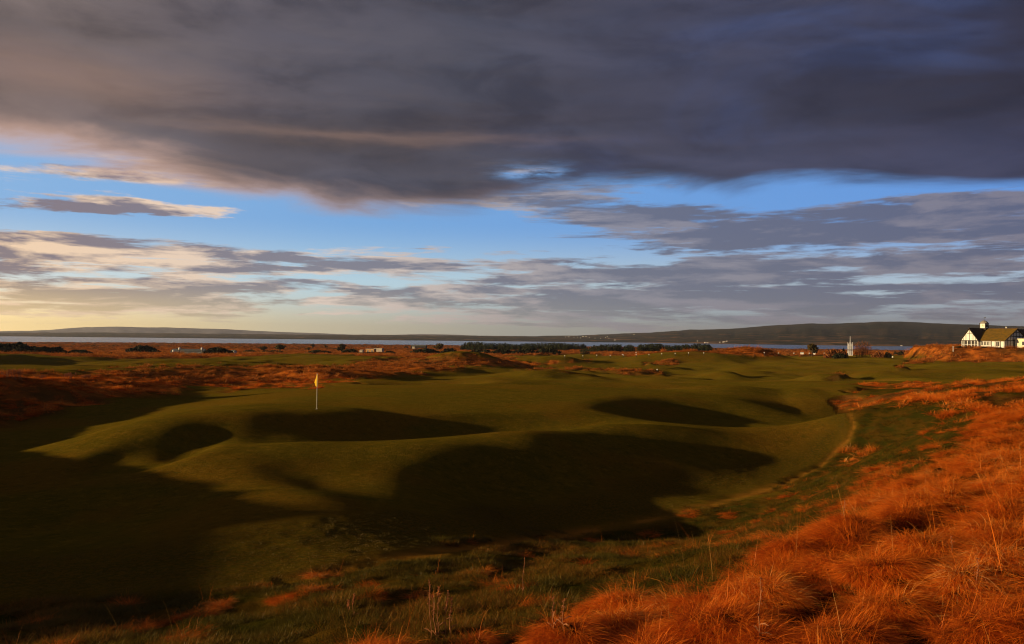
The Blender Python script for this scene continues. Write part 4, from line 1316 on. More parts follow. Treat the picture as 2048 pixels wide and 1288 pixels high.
# ------------------------------------------------------------------ flag on the green
def flagstick():
    g = hit(633.5, 818)
    gz = ground_z(g.x, g.y)
    root = empty('flagstick', (g.x, g.y, gz), R_(-38))
    tag(root, 'white flagstick with a limp yellow flag standing on the green', 'flagstick')
    H = AT(633.5, 748, g.y).z - gz
    MB().tube([(0, 0, -0.1), (0, 0, H)], [.013, .010], 8).build('pole', white_paint, root, True)
    MB().lathe([(.018, H - .001), (.02, H + .02), (.0, H + .035)], 8).build('finial', white_paint, root)
    MB().lathe([(.054, -.02), (.060, .008), (.054, .010), (.050, -.02)], 16).build('cup_rim', white_paint, root)
    # hanging cloth: bunched folds, falling from the top of the pole, corner kicked out to the left
    nu, nv = 13, 12; L = 0.66
    vs = []; fs = []
    for j in range(nv + 1):
        t = j / nv
        wl = 0.035 + 0.25 * t ** 0.9 * (1 if t < .82 else 1 - (t - .82) * 2.2)
        for i in range(nu + 1):
            u = i / nu
            x = 0.022 - u * (wl + .02) + .02 * math.sin(t * 5)
            y = 0.020 * math.sin(u * 6.5 + t * 1.4) * (0.25 + t)
            z = H - 0.01 - t * L - 0.08 * (t ** 2) * (1 - u) * 0.6 + 0.10 * t * u * u
            vs.append((x, y, z))
    for j in range(nv):
        for i in range(nu):
            k = j * (nu + 1) + i; fs.append((k, k + 1, k + nu + 2, k + nu + 1))
    n0 = len(vs)
    o = mesh_obj('flag', vs, fs, m_flag, root, True)
    sm = o.modifiers.new('cloth', 'SOLIDIFY'); sm.thickness = 0.002


flagstick()


# ------------------------------------------------------------------ little things far off
def marker_post(px, py, h_px, label, group=None, Y=None, ball=False):
    g = hit(px, py) if Y is None else None
    if g is None:
        a = AT(px, py, Y); g = Vector((a.x, a.y, 0))
    gz = ground_z(g.x, g.y)
    root = empty('marker_post', (g.x, g.y, gz)); tag(root, label, 'marker post', group)
    h = max(h_px * g.y / F_PX, .25); r = max(0.95 * g.y / F_PX, 0.045)
    MB().lathe([(r * .55, -.2), (r * .55, h * .72)], 8).build('post', white_paint if ball else timber, root)
    MB().lathe([(r * .8, h * .70), (r, h * .74), (r, h * .97), (r * .6, h)], 8).build('cap', white_paint, root)
    return root


ROW = 'white capped posts in a line across the far fairways'
ordn = ['leftmost', 'second', 'third', 'fourth', 'fifth', 'sixth', 'seventh', 'eighth', 'ninth', 'tenth', 'eleventh', 'twelfth', 'thirteenth', 'fourteenth', 'fifteenth', 'sixteenth']
xs = [(1129.5, 718), (1165.6, 718), (1193.6, 717), (1220.6, 717.5), (1246.5, 716.5), (1272.5, 716), (1298, 715.5), (1323.6, 714), (1350.5, 713.5), (1377, 712.5), (1407.7, 712.5), (1528.6, 712.5), (1557, 712.8), (1588, 713), (1618.6, 713), (1648.5, 713)]
for i, (px, py) in enumerate(xs):
    Yp = 262.0
    marker_post(px, py - 1.5, 6.0, f'white capped post, {ordn[i]} from the left in the line across the far fairways', ROW)
for px, py, lab in [(1244.7, 708.5, 'white capped post on the bright ridge behind the line, left of its pair'), (1272.3, 707.5, 'white capped post on the bright ridge behind the line, right of its pair'),
                    (1519.8, 709, 'small white capped post behind the line near the middle mound')]:
    marker_post(px, py, 5.0, lab, 'posts behind the line', Y=330)


def ball(px, py, rpx, label):
    g = hit(px, py + 2); gz = ground_z(g.x, g.y)
    r = rpx * g.y / F_PX
    root = empty('tee_marker', (g.x, g.y, gz)); tag(root, label, 'tee marker')
    MB().lathe([(r * .3, 0), (r * .8, r * .35), (r, r), (r * .8, r * 1.6), (r * .3, r * 1.95)], 10).build('ball', white_paint, root, True)
    MB().tube([(0, 0, -.1), (0, 0, r * .2)], [.02, .02], 5).build('pin', iron, root)


ball(1314.6, 739.0, 1.5, 'bright white round tee marker on the shaded fairway left of the long mound')
ball(1785.5, 713.5, 1.6, 'white round tee marker on the fairway left of the clubhouse bank')


def shed(px, pbase, ptop, wpx, label, wallm, roofm, Y, depth=4.0, rz=0.0, pitch=0.35, name='shed', cat='shed', windows=0, door=False, flat=False):
    a = AT(px, pbase, Y) if Y else hit(px, pbase); Y = a.y; gz = ground_z(a.x, a.y)
    top = AT(px, ptop, Y).z; H = max(top - gz, 1.0); w = wpx * Y / F_PX / 2
    root = empty(name, (a.x, a.y, gz), R_(rz)); tag(root, label, cat)
    ev = H * (0.9 if flat else 1 - pitch); d = depth / 2
    MB().box(-w, w, -d, d, -0.8, ev).build('wall', wallm, root)
    if flat:
        MB().box(-w - .15, w + .15, -d - .15, d + .15, ev, H).build('roof', roofm, root)
    else:
        MB().prism([(-w - .1, -d - .15, ev), (-w - .1, d + .15, ev), (-w - .1, 0, H)], (2 * w + .2, 0, 0)).build('roof', roofm, root)
    for i in range(windows):
        x = -w + (i + .5) * 2 * w / windows
        fr = MB().box(x - .35, x + .35, -d - .06, -d - .002, ev * .4, ev * .8).build('window', white_paint, root)
        MB().box(x - .28, x + .28, -d - .08, -d - .062, ev * .46, ev * .75).build('pane', m_glass, fr)
    if door: MB().box(w * .5, w * .5 + .9, -d - .06, -d - .002, 0, min(ev * .8, 2)).build('door', timber, root)
    return root


shed(378, 710, 697.5, 62, 'long low green roofed hut half hidden behind the domed gorse bush', grey_metal, grey_metal, 305, 6, 6, .45, windows=5, cat='hut', name='hut')
for px, py, lab in [(347, 704, 'small white round tank, lowest and leftmost of the three by the long hut'), (359, 699.3, 'small white round tank at the left end of the hut roof'),
                    (404, 699.5, 'small white round tank beside the domed gorse bush')]:
    Yt = 298.0; a = AT(px, py, Yt); gz = ground_z(a.x, a.y); r = 2.2 * Yt / F_PX; ht = AT(px, py - 4.5, Yt).z - gz
    root = empty('water_tank', (a.x, a.y, gz)); tag(root, lab, 'tank', 'white tanks by the long hut')
    MB().lathe([(r, ht - 2 * r), (r, ht - .5 * r), (r * .7, ht - .1 * r), (r * .2, ht)], 12).build('drum', white_paint, root, True)
    MB().lathe([(r * .4, -.3), (r * .4, ht - 2 * r)], 6).build('stand', iron, root)
shed(467, 711, 700, 9, 'small white walled shed right of the domed gorse bush', white_paint, grey_metal, 292, 2, -12, .3, door=False)
shed(723.5, 706, 699.3, 6, 'narrow pale shed left of the lit huts', pale_wall, pale_wall, 345, 2, -10, .25)
shed(742, 705, 697.5, 17, 'orange lit hut with a flat pale roof', mat_noise('orange_lit_wall', (0.62, 0.33, 0.10), (0.5, 0.26, 0.08), 1, .8, .01), pale_wall, 350, 3, -8, .3, windows=2, flat=True, cat='hut', name='hut')  # orange sunlight on the walls is put into their colour
shed(758, 704, 696.3, 16, 'pale flat roofed hut right of the orange lit one', pale_wall, pale_wall, 360, 3, -8, .3, flat=True, cat='hut', name='hut')
shed(838, 696.5, 689.8, 30, 'long black shed with pale ends on the plain before the water', timber, grey_metal, 640, 7, -4, .35, door=True)
shed(827.5, 696.5, 691.5, 5, 'pale lean-to at the left end of the long black shed', pale_wall, grey_metal, 632, 3, -4, .3)
shed(1604, 709, 705.2, 6, 'small white van-like shed left of the round tree by the water', white_paint, white_paint, None, 2, -20, .25)
shed(1628.5, 709.5, 705.6, 4, 'small white shed at the foot of the round tree by the water', white_paint, white_paint, None, 1.4, -20, .3)
shed(1668, 710.5, 705, 4, 'small cream kiosk at the left end of the low dark hedge', cream_paint, pale_wall, None, 1.2, -20, .3)
# low white wall
a0 = AT(484, 708, 330); a1 = AT(512, 708, 330)
root = empty('white_wall', (a0.x, a0.y, ground_z(a0.x, a0.y))); tag(root, 'low white wall on the orange plain right of the white shed', 'wall')
for i in range(6):
    f = i / 6; p = a0.lerp(a1, f); L = (a1.x - a0.x) / 6
    z = ground_z(p.x, p.y) - root.location.z
    MB().box(p.x - a0.x, p.x - a0.x + L - .03, -.15, .15, z - .4, z + 0.75).build('wall_panel', white_paint, root)
# post and rail at the clubhouse terrace
a0 = AT(1906.3, 707, CH_Y - 13)
root = empty('white_post', (a0.x, a0.y, ground_z(a0.x, a0.y))); tag(root, 'single white post on the orange bank left of the clubhouse', 'post')
hp = AT(1906, 697.5, CH_Y - 13).z - root.location.z
MB().tube([(0, 0, -.3), (0, 0, max(hp, 1.2))], [.09, .07], 8).build('shaft', white_paint, root)
MB().lathe([(.11, max(hp, 1.2)), (.11, max(hp, 1.2) + .08), (.02, max(hp, 1.2) + .14)], 8).build('cap', white_paint, root)

# houses across the firth
far_white = mat_noise('far_house_wall', (0.75, 0.72, 0.66), (0.6, 0.56, 0.5), .1, .8, 0)
deps = bpy.context.evaluated_depsgraph_get()
fs_obj = bpy.data.objects['far_shore']
inv = fs_obj.matrix_world.inverted()
HOUSES = [(1137.5, 674.3, 3.2, 'wide white building'), (1131, 674.6, 1.5, 'small white house'), (1155, 674.8, 1.3, 'small white house'), (1166, 673.6, 3.4, 'bright wide white building'), (1172, 673.4, 2, 'white house'),
          (1148, 675.6, 1.2, 'tiny pale house'), (1161, 676.4, 1.2, 'tiny pale house'), (1179, 676, 1.3, 'tiny pale house'), (1190, 676.8, 1.1, 'tiny pale house'), (1201, 677.4, 1.2, 'tiny pale house'),
          (1211, 675.5, 1.4, 'white house'), (1214.5, 674.2, 1.4, 'white house'), (1218, 677, 1.2, 'tiny pale house'), (1230, 680.6, 3.6, 'long pale building'), (1268, 669.5, 1.8, 'lone white farmhouse'),
          (1395, 682.5, 2.5, 'pale house'), (1411, 685.3, 4.2, 'bright white building'), (1416, 686, 2, 'white house'), (1448, 684.2, 5.5, 'large white building'), (1454, 682.8, 3, 'white house'), (1440, 684.8, 2, 'pale house'),
          (1873, 692.3, 2.5, 'white house'), (1885, 692.2, 4, 'white house'), (1803, 691.8, 3, 'white house')]
def WHERE(px):
    return 'in the town on the far shore' if px < 1240 else ('alone on the far hillside' if px == 1268 else ('by the water under the hill' if px < 1500 else 'on the far shore beside the clubhouse'))
for i, (px, py, w, nm) in enumerate(HOUSES):
    d = ray(px, py)
    ok, loc, nrm, fi = fs_obj.ray_cast(inv @ Vector((0, 0, CAMZ)), d)
    if not ok: continue
    dist = loc.y; s = dist / F_PX
    root = empty('far_house', loc, R_(random.uniform(-25, 10)))
    where = WHERE(px)
    tag(root, nm, 'house', 'houses across the firth')
    root['label'] = f'{nm} {where}'
    same = [k for k, h in enumerate(HOUSES) if h[3] == nm and WHERE(h[0]) == where]
    same.sort(key=lambda k: HOUSES[k][0])
    if len(same) > 1: root['label'] += ', ' + ordn[same.index(i)].replace('leftmost', 'first') + ' from left'
    W_ = w * s / 2; Hh = 1.5 * s * (1.0 if w < 3 else 1.1)
    MB().box(-W_, W_, -W_ * .6, W_ * .6, -6, Hh * .65).build('wall', far_white, root)
    MB().prism([(-W_, -W_ * .66, Hh * .652), (-W_, W_ * .66, Hh * .652), (-W_, 0, Hh)], (2 * W_, 0, 0)).build('roof', grey_metal, root)


# ------------------------------------------------------------------ dry stalks in the foreground
stalk_mat = mat_noise('dry_stalk', (0.22, 0.08, 0.03), (0.36, 0.15, 0.06), 8, .9, .001)
seed_mat = mat_noise('seed_head', (0.26, 0.075, 0.025), (0.42, 0.14, 0.05), 20, .9, .002)


def weed(px, pbase, ptop, lean, label, Y=None, seed=0, group=None, head=1.0):
    g = hit(px, pbase); gz = ground_z(g.x, g.y)
    H = AT(px, ptop, g.y).z - gz; H = max(H, .15)
    root = empty('weed_stalk', (g.x, g.y, gz)); tag(root, label, 'weed', group)
    r = random.Random(seed)
    pts = [(lean * H * t ** 1.3 + .006 * math.sin(t * 9), .01 * math.sin(t * 7), H * t * .995 - .03 * (1 - t)) for t in np.linspace(0, 1, 8)]
    MB().tube(pts, [.0042 * (1 - .55 * t) for t in np.linspace(0, 1, 8)], 6).build('stem', stalk_mat, root, True)
    sh = MB()
    for k in range(int(46 * head)):
        t = 1 - r.random() ** 1.3 * .42
        i = min(int(t * 7), 6); f = t * 7 - i
        c = Vector(pts[i]).lerp(Vector(pts[i + 1]), f)
        d = Vector((r.gauss(0, 1), r.gauss(0, 1), r.uniform(.6, 2))).normalized()
        a = c + d * r.uniform(.004, .016)
        q = .0045 * r.uniform(.6, 1.3)
        sh.tube([a, a + d * q * 1.2, a + d * q * 2.4], [q * .3, q, q * .2], 4)
    sh.build('seed_head', seed_mat, root)['kind'] = 'stuff'
    for k in range(4):
        lf = MB()
        t = r.uniform(.05, .5); i = int(t * 7); c = Vector(pts[i]); d = Vector((r.gauss(0, 1), r.gauss(0, 1), .6)).normalized()
        lf.tube([c, c + d * .05, c + d * .09 - Vector((0, 0, .02))], [.0025, .006, .001], 3)
        lf.build('leaf', stalk_mat, root)


for i, (px, b, t_, ln, w) in enumerate([(862, 1277, 1163, -.05, 'tallest, leftmost'), (872, 1279, 1192, -.10, 'second from left, leaning'), (875.5, 1277, 1176, .0, 'straight middle'),
                                        (889, 1275, 1184, .05, 'fourth from left'), (899, 1277, 1196, .03, 'rightmost')]):
    weed(px, b, t_, ln, f'thin dead weed stalk at the bottom centre, {w} of the five', seed=i, group='dead stalks at bottom centre')
weed(706, 1232, 1190, .02, 'short thick pinkish seed spike in the tuft left of the tall stalks', seed=9, group='seed spikes', head=2.2)
weed(697, 1226, 1203, -.04, 'smallest pinkish seed spike beside the thick one', seed=10, group='seed spikes', head=1.2)
for i, (px, b, t_) in enumerate([(1045, 1190, 1115), (1107, 1262, 1195), (1126, 1262, 1200), (1518, 1276, 1160), (1686, 1055, 1000), (1905, 1140, 1075), (1953, 1190, 1120)]):
    weed(px, b, t_, random.uniform(-.08, .08), ['single thin grass stem above the green slope left of centre', 'left one of two thin stems near bottom centre', 'right one of two thin stems near bottom centre',
        'tall thin stem in the orange grass at the bottom', 'thin pale stem at the upper edge of the orange grass', 'thin stem in the orange grass at the right, upper one', 'thin stem in the orange grass at the right, lower one'][i], seed=20 + i, head=.35)


# dead thistle clumps on the shaded hump at the left
def thistle(px, pbase, ptop, wpx, label, seed):
    g = hit(px, pbase); gz = ground_z(g.x, g.y)
    H = max(AT(px, ptop, g.y).z - gz, .4); W_ = wpx * g.y / F_PX / 2
    root = empty('dead_thistle', (g.x, g.y, gz)); tag(root, label, 'weed', 'dead thistles on the left hump')
    r = random.Random(seed); st = MB(); hd = MB()
    for i in range(int(14 + W_ * 30)):
        x = r.uniform(-1, 1) * W_; y = r.uniform(-.4, .4); h = H * r.uniform(.6, 1)
        p = Vector((x, y, -.1)); q = Vector((x + r.gauss(0, .08), y + r.gauss(0, .08), h))
        st.tube([p, p.lerp(q, .5), q], [.014, .011, .007], 4)
        for k in range(7):
            c = p.lerp(q, r.uniform(.5, 1)) + Vector((r.gauss(0, .06), r.gauss(0, .06), 0))
            hd.lathe([(.008, c.z - .03), (.032, c.z), (.012, c.z + .035)], 5, (c.x, c.y))
    st.build('stem', stalk_mat, root)['kind'] = 'stuff'; hd.build('seed_head', seed_mat, root)['kind'] = 'stuff'


thistle(24, 757, 737, 34, 'big square clump of dead thistles at the far left', 1)
thistle(84, 759, 750, 8, 'small dead thistle next right of the big clump', 2)
thistle(137, 758, 744, 16, 'twin tipped dead thistle clump in front of the ridge', 3)
thistle(170, 757, 749, 14, 'low dead thistle clump where the bright ridge begins', 4)

# ------------------------------------------------------------------ grass
def blade_mesh(name, n, rad, lmin, lmax, wmin, wmax, lean, curl, wind, seed, segs=4, tall=0, mat=None):
    r = np.random.default_rng(seed)
    vs = []; fs = []; tcol = []
    for i in range(n + tall):
        istall = i >= n
        a = r.uniform(0, math.tau); rr = rad * math.sqrt(r.uniform(0, 1))
        bx, by = rr * math.cos(a), rr * math.sin(a)
        L = r.uniform(lmin, lmax) * (1.7 if istall else 1.0)
        da = a + r.normal(0, 1.0)
        th = (abs(r.normal(lean, lean * 0.45)) + 0.55 * rr / rad * lean) * (0.35 if istall else 1)
        dxh, dyh = math.cos(da), math.sin(da)
        hx, hy = dxh * math.sin(th) + wind * 0.6, dyh * math.sin(th)
        hl = math.hypot(hx, hy) + 1e-6; hx /= hl; hy /= hl
        ph = min(th, 1.3); cu = r.uniform(0.4, 1.5) * curl * (0.4 if istall else 1)
        w = r.uniform(wmin, wmax) * (0.7 if istall else 1)
        sx, sy = -hy, hx
        tw = r.uniform(-0.8, 0.8)
        p = np.array([bx, by, -0.04]); k0 = len(vs); sl = L / segs
        rnd = r.uniform(0, 1)
        for s in range(segs + 1):
            ww = w * (1 - (s / segs) ** 1.7) * 0.5
            cx = sx * math.cos(tw * s / segs) ; cy = sy * math.cos(tw * s / segs); cz = math.sin(tw * s / segs)
            if s < segs:
                vs.append((p[0] + cx * ww, p[1] + cy * ww, p[2] + cz * ww)); vs.append((p[0] - cx * ww, p[1] - cy * ww, p[2] - cz * ww))
                tcol += [(s / segs, rnd)] * 2
            else:
                vs.append(tuple(p)); tcol.append((1.0, rnd))
            e = math.pi / 2 - ph
            p = p + sl * np.array([hx * math.cos(e), hy * math.cos(e), math.sin(e)])
            p[2] = max(p[2], -0.02)
            ph = min(ph + cu / segs, 2.3)
        for s in range(segs - 1):
            q = k0 + s * 2; fs.append((q, q + 1, q + 3, q + 2))
        q = k0 + (segs - 1) * 2; fs.append((q, q + 1, q + 2))
    me = bpy.data.meshes.new(name)
    me.from_pydata(vs, [], fs); me.update()
    for j, nm in enumerate(('along', 'rnd')):
        at = me.attributes.new(nm, 'FLOAT', 'POINT'); at.data.foreach_set('value', [t[j] for t in tcol])
    me.materials.append(mat)
    return bpy.data.objects.new(name, me)


def grass_mat(name, stops, base_dark, trans=0.35, dark=0.7):
    m_, N = new_mat(name)
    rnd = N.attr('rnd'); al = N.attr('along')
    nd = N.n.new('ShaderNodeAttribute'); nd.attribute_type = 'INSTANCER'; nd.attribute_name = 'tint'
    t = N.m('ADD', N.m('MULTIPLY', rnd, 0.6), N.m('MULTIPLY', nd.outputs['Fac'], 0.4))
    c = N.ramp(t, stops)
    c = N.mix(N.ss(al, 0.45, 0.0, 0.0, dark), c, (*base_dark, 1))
    d = N.n.new('ShaderNodeBsdfDiffuse'); N.put(d.inputs['Color'], c)
    tr = N.n.new('ShaderNodeBsdfTranslucent'); N.put(tr.inputs['Color'], c)
    g = N.n.new('ShaderNodeBsdfGlossy'); g.inputs['Roughness'].default_value = 0.45
    N.put(g.inputs['Color'], (0.9, 0.7, 0.5, 1))
    mx = N.n.new('ShaderNodeMixShader'); mx.inputs[0].default_value = trans
    N.l.new(d.outputs[0], mx.inputs[1]); N.l.new(tr.outputs[0], mx.inputs[2])
    m2 = N.n.new('ShaderNodeMixShader'); m2.inputs[0].default_value = 0.025
    N.l.new(mx.outputs[0], m2.inputs[1]); N.l.new(g.outputs[0], m2.inputs[2])
    o = N.n.new('ShaderNodeOutputMaterial'); N.l.new(m2.outputs[0], o.inputs['Surface'])
    return m_


def scatter(name, sources, pts, rots, scales, idxs, tints, label=None, cat=None):
    me = bpy.data.meshes.new(name)
    n = len(pts)
    me.vertices.add(n); me.vertices.foreach_set('co', np.asarray(pts, np.float32).ravel())
    for nm, ty, arr in (('rot', 'FLOAT_VECTOR', rots), ('scl', 'FLOAT_VECTOR', scales), ('idx', 'INT', idxs), ('tint', 'FLOAT', tints)):
        at = me.attributes.new(nm, ty, 'POINT')
        at.data.foreach_set('vector' if ty == 'FLOAT_VECTOR' else 'value', np.asarray(arr).ravel())
    me.update()
    o = bpy.data.objects.new(name, me); COL.objects.link(o)
    coll = bpy.data.collections.new(name + '_sources')
    for s in sources: coll.objects.link(s)
    ng = bpy.data.node_groups.new(name, 'GeometryNodeTree')
    ng.interface.new_socket('Geometry', in_out='INPUT', socket_type='NodeSocketGeometry')
    ng.interface.new_socket('Geometry', in_out='OUTPUT', socket_type='NodeSocketGeometry')
    gi = ng.nodes.new('NodeGroupInput'); go = ng.nodes.new('NodeGroupOutput')
    mp = ng.nodes.new('GeometryNodeMeshToPoints')
    ip = ng.nodes.new('GeometryNodeInstanceOnPoints')
    ci = ng.nodes.new('GeometryNodeCollectionInfo'); ci.inputs['Collection'].default_value = coll
    ci.inputs['Separate Children'].default_value = True; ci.inputs['Reset Children'].default_value = True
    ip.inputs['Pick Instance'].default_value = True

    def na(nm, ty):
        a = ng.nodes.new('GeometryNodeInputNamedAttribute'); a.data_type = ty; a.inputs[0].default_value = nm
        return a.outputs[0]
    L = ng.links.new
    L(gi.outputs[0], mp.inputs[0]); L(mp.outputs[0], ip.inputs['Points']); L(ci.outputs[0], ip.inputs['Instance'])
    L(na('idx', 'INT'), ip.inputs['Instance Index'])
    e2r = ng.nodes.new('FunctionNodeEulerToRotation')
    L(na('rot', 'FLOAT_VECTOR'), e2r.inputs[0]); L(e2r.outputs[0], ip.inputs['Rotation'])
    L(na('scl', 'FLOAT_VECTOR'), ip.inputs['Scale'])
    L(ip.outputs[0], go.inputs[0])
    md = o.modifiers.new('scatter', 'NODES'); md.node_group = ng
    tag(o, kind='stuff')
    if label: tag(o, label, cat)
    return o


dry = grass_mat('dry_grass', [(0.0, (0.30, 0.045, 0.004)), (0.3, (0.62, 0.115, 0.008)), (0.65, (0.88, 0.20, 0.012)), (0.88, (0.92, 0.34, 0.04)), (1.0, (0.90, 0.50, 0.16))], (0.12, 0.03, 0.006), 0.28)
green = grass_mat('green_grass', [(0.0, (0.046, 0.044, 0.003)), (0.4, (0.100, 0.076, 0.005)), (0.7, (0.16, 0.095, 0.008)), (1.0, (0.42, 0.13, 0.015))], (0.024, 0.022, 0.003), 0.35)
short = grass_mat('short_grass', [(0.0, (0.07, 0.06, 0.008)), (0.5, (0.15, 0.10, 0.012)), (1.0, (0.20, 0.10, 0.015))], (0.05, 0.035, 0.006), 0.3)
dry_far = grass_mat('far_dry_grass', [(0.0, (0.17, 0.065, 0.014)), (0.4, (0.42, 0.125, 0.016)), (0.75, (0.66, 0.19, 0.025)), (1.0, (0.75, 0.34, 0.09))], (0.10, 0.03, 0.006), 0.3)

tuss = [blade_mesh('tussock', 260, 0.13, 0.16, 0.46, 0.0025, 0.0055, 0.85, 2.1, w, 100 + i, 5, t, dry) for i, (w, t) in enumerate([(0.5, 1), (0.9, 0), (1.2, 0), (0.7, 0), (1.5, 0), (0.2, 2)])]
coarse = [blade_mesh('coarse_tuft', 70, 0.22, 0.20, 0.50, 0.012, 0.026, 0.6, 1.2, 0.4, 200 + i, 3, 0, dry_far) for i in range(4)]
coarse_red = [blade_mesh('red_tuft', 70, 0.22, 0.20, 0.50, 0.010, 0.022, 0.7, 1.4, 0.4, 220 + i, 3, 0, dry) for i in range(4)]
gtuft = [blade_mesh('green_tuft', 110, 0.16, 0.06, 0.17, 0.003, 0.006, 0.5, 1.2, 0.5, 300 + i, 3, 0, green) for i in range(4)]
stuft = [blade_mesh('short_tuft', 70, 0.22, 0.02, 0.055, 0.004, 0.008, 0.4, 0.8, 0.3, 400 + i, 2, 0, short) for i in range(3)]


def cand(r0, r1, n, a0=-36, a1=38, p=1.0):
    """random ground points between two distances"""
    u = rng.uniform(0, 1, n)
    r = np.sqrt(r0 ** 2 + (r1 ** 2 - r0 ** 2) * u) if p == 1 else r0 * (r1 / r0) ** u
    a = np.radians(rng.uniform(a0, a1, n))
    x = r * np.sin(a); y = r * np.cos(a)
    zb = terrain(x, y); mk = ground_masks(x, y, zb); z = full_terrain(x, y, mk)
    return x, y, z, r, mk


def place(name, sources, sets, label, cat):
    X, Y, Z, S, RZ, TI, TX = [np.concatenate(c) for c in zip(*sets)]
    n = len(X)
    rots = np.stack([rng.normal(0, 0.12, n), rng.normal(0, 0.12, n), RZ], -1)
    scl = np.stack([S, S, S * TX], -1)
    scatter(name, sources, np.stack([X, Y, Z], -1), rots, scl, rng.integers(0, len(sources), n).astype(np.int32), TI.astype(np.float32), label, cat)
    print(name, n)


def rough_set(r0, r1, n, dens_lo, smin, smax, p=1.0, a0=-36, a1=40, thin=True):
    x, y, z, r, (ro, se, cu, pa) = cand(r0, r1, n, a0, a1, p)
    nb = fbm(x, y, 3.2, 3, 77)
    if r1 <= 40:
        # each tussock is a cell: blades hang outward from its crown, the creases stay bare
        wx = x + fbm(x, y, 0.8, 2, 34) * 0.25; wy = y + fbm(x, y, 0.8, 2, 35) * 0.25
        cd, ox, oy, ch = cells(wx, wy, CELL, 3)
        crown = np.clip(1 - (cd / 0.62) ** 2, 0, 1)
        keep = (ro > 0.5) & (crown > 0.28) & ((ch > 0.27) | (rng.uniform(0, 1, n) < .15)) & (nb + ch * 0.9 > 0.02)
        px_, py_ = project(x, y, z)
        sparse = sstep(px_, 1350, 1050)
        keep &= ch > sparse * 0.48
        out = (ro <= 0.5) & (se > 0.6) & (crown > 0.5) & (ch > 0.86) & (rng.uniform(0, 1, n) < 0.3)
        keep |= out
        x, y, z, nb, r, ox, oy, ch, crown = (v[keep] for v in (x, y, z, nb, r, ox, oy, ch, crown))
        m = len(x)
        pq, _q = project(x, y, z)
        s = (smin + (smax - smin)) * 0 + smin + (smax - smin) * (1 - 0.3 * sstep(pq, 1400, 1000)) * np.clip(0.15 + 0.75 * ch * crown + 0.25 * crown, 0, 1) * rng.uniform(0.75, 1.25, m)
        flow = fbm(x, y, 3.0, 2, 90) * 2.4 + math.radians(-100)
        dirx = ox / CELL * 1.6 + 0.75 * np.cos(flow) * (0.4 + ch); diry = oy / CELL * 1.6 + 0.75 * np.sin(flow) * (0.4 + ch)
        rz = np.arctan2(diry, dirx) + rng.normal(0, 0.55, m)
        ti = np.clip(0.15 + 0.75 * _hash(np.floor(ch * 997), np.floor(ch * 313), 4) + nb * 0.4 + rng.normal(0, 0.14, m), 0, 1)
        return x, y, z, s, rz, ti, rng.uniform(0.7, 1.2, m)
    nz = fbm(x, y, 1.0, 3, 33)
    q = nz * 0.8 + nb * 0.7
    keep = (ro > 0.5) & (q > dens_lo + rng.uniform(-0.12, 0.12, n))
    out = (ro <= 0.5) & (se > 0.6) & (q > 0.42) & (rng.uniform(0, 1, n) < 0.35) & (r < 70)
    keep |= out
    x, y, z, q, nb, r = (v[keep] for v in (x, y, z, q, nb, r))
    s = smin + (smax - smin) * np.clip(0.45 + q * 0.9, 0, 1) * rng.uniform(0.75, 1.25, len(x))
    rz = fbm(x, y, 4.0, 2, 90) * 2.6 + math.radians(-60) + rng.normal(0, 0.45, len(x))
    ti = np.clip(0.36 + nb * 1.0 + fbm(x, y, 1.2, 2, 91) * 0.6 + rng.normal(0, 0.2, len(x)), 0, 1)
    return x, y, z, s, rz, ti, rng.uniform(0.75, 1.2, len(x))


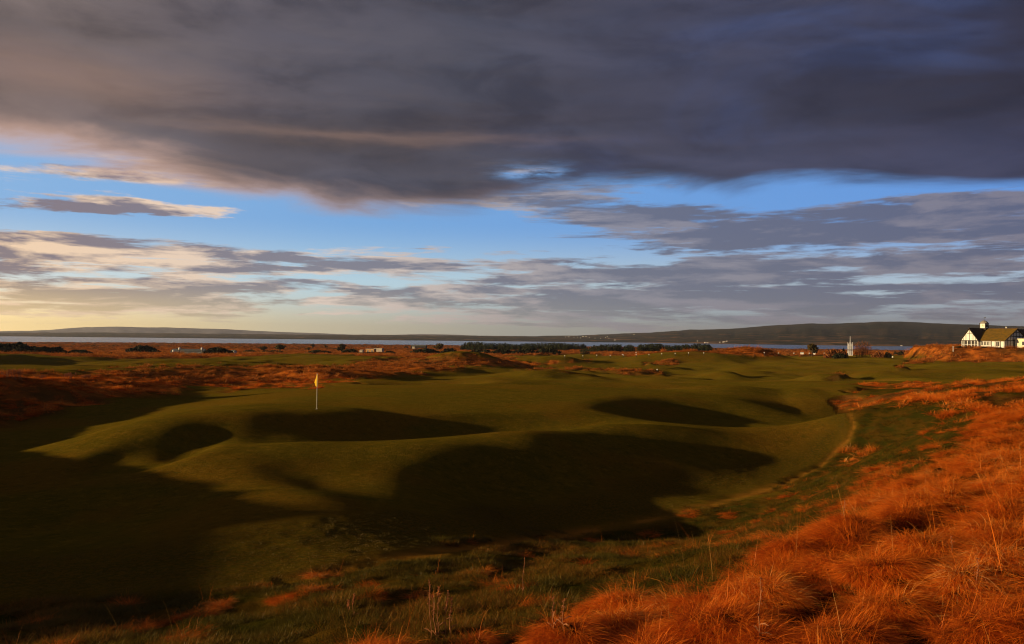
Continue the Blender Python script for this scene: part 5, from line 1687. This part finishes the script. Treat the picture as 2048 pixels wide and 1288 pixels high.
place('dry_rough_grass', tuss, [rough_set(2.0, 14, 26000, 0, 0.30, 0.80), rough_set(14, 36, 42000, 0, 0.40, 0.95)],
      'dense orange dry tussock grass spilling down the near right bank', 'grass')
place('bank_rough_grass', coarse_red, [rough_set(36, 105, 42000, -0.10, 0.5, 1.25, 2)],
      'orange dry grass on the left dune ridge and the top of the right bank', 'grass')
place('far_rough_grass', coarse, [rough_set(100, 240, 32000, -0.15, 0.9, 1.8, 1), rough_set(240, 1450, 60000, -0.2, 1.8, 3.6, 2)],
      'orange dry grass on the dune ridges and hummocks further off', 'grass')


stalks = [blade_mesh('bent_stalks', 9, 0.22, 0.22, 0.55, 0.004, 0.007, 1.0, 0.9, 0.3, 600 + i, 4, 2, dry) for i in range(4)]
sx_ = rough_set(2.2, 22, 15000, 0, 0.35, 0.75)
sel_ = rng.uniform(0, 1, len(sx_[0])) < 0.16
sx_ = tuple(v[sel_] for v in sx_[:5]) + (np.clip(rng.normal(0.95, 0.1, int(sel_.sum())), 0, 1), sx_[6][sel_] * 1.3)
place('bent_straw_stalks', stalks, [sx_], 'pale bent straw stalks tangled through the near orange tussocks', 'grass')


def semi_set(r0, r1, n, smin, smax):
    x, y, z, r, (ro, se, cu, pa) = cand(r0, r1, n)
    nz = fbm(x, y, 0.8, 3, 41)
    keep = (se > 0.4) & (ro < 0.75) & (nz > -0.25) & (pa < 0.5)
    x, y, z, nz = (v[keep] for v in (x, y, z, nz))
    n = len(x)
    ti = np.clip(0.58 + fbm(x, y, 1.3, 3, 43) * 1.3 + rng.normal(0, 0.1, n), 0, 1)
    return x, y, z, (smin + (smax - smin) * np.clip(0.4 + nz, 0, 1)) * rng.uniform(0.8, 1.2, n), rng.uniform(0, math.tau, n), ti, rng.uniform(0.8, 1.3, n)


place('green_tuft_grass', gtuft, [semi_set(2.5, 22, 30000, 0.5, 1.2), semi_set(20, 60, 22000, 0.7, 1.5)],
      'tufted dark green grass on the slope below the orange rough', 'grass')


def cut_set(r0, r1, n):
    x, y, z, r, (ro, se, cu, pa) = cand(r0, r1, n)
    keep = (ro < 0.5) & (se < 0.5) & (cu > 0.5)
    x, y, z = (v[keep] for v in (x, y, z)); n = len(x)
    return x, y, z, rng.uniform(0.45, 0.95, n), rng.uniform(0, math.tau, n), np.clip(0.35 + fbm(x, y, 2, 3, 44) + rng.normal(0, .15, n), 0, 1), rng.uniform(.7, 1.3, n)


place('first_cut_grass', stuft, [cut_set(9, 32, 30000), cut_set(30, 55, 14000)], 'short brownish grass between the mown turf and the bank', 'grass')
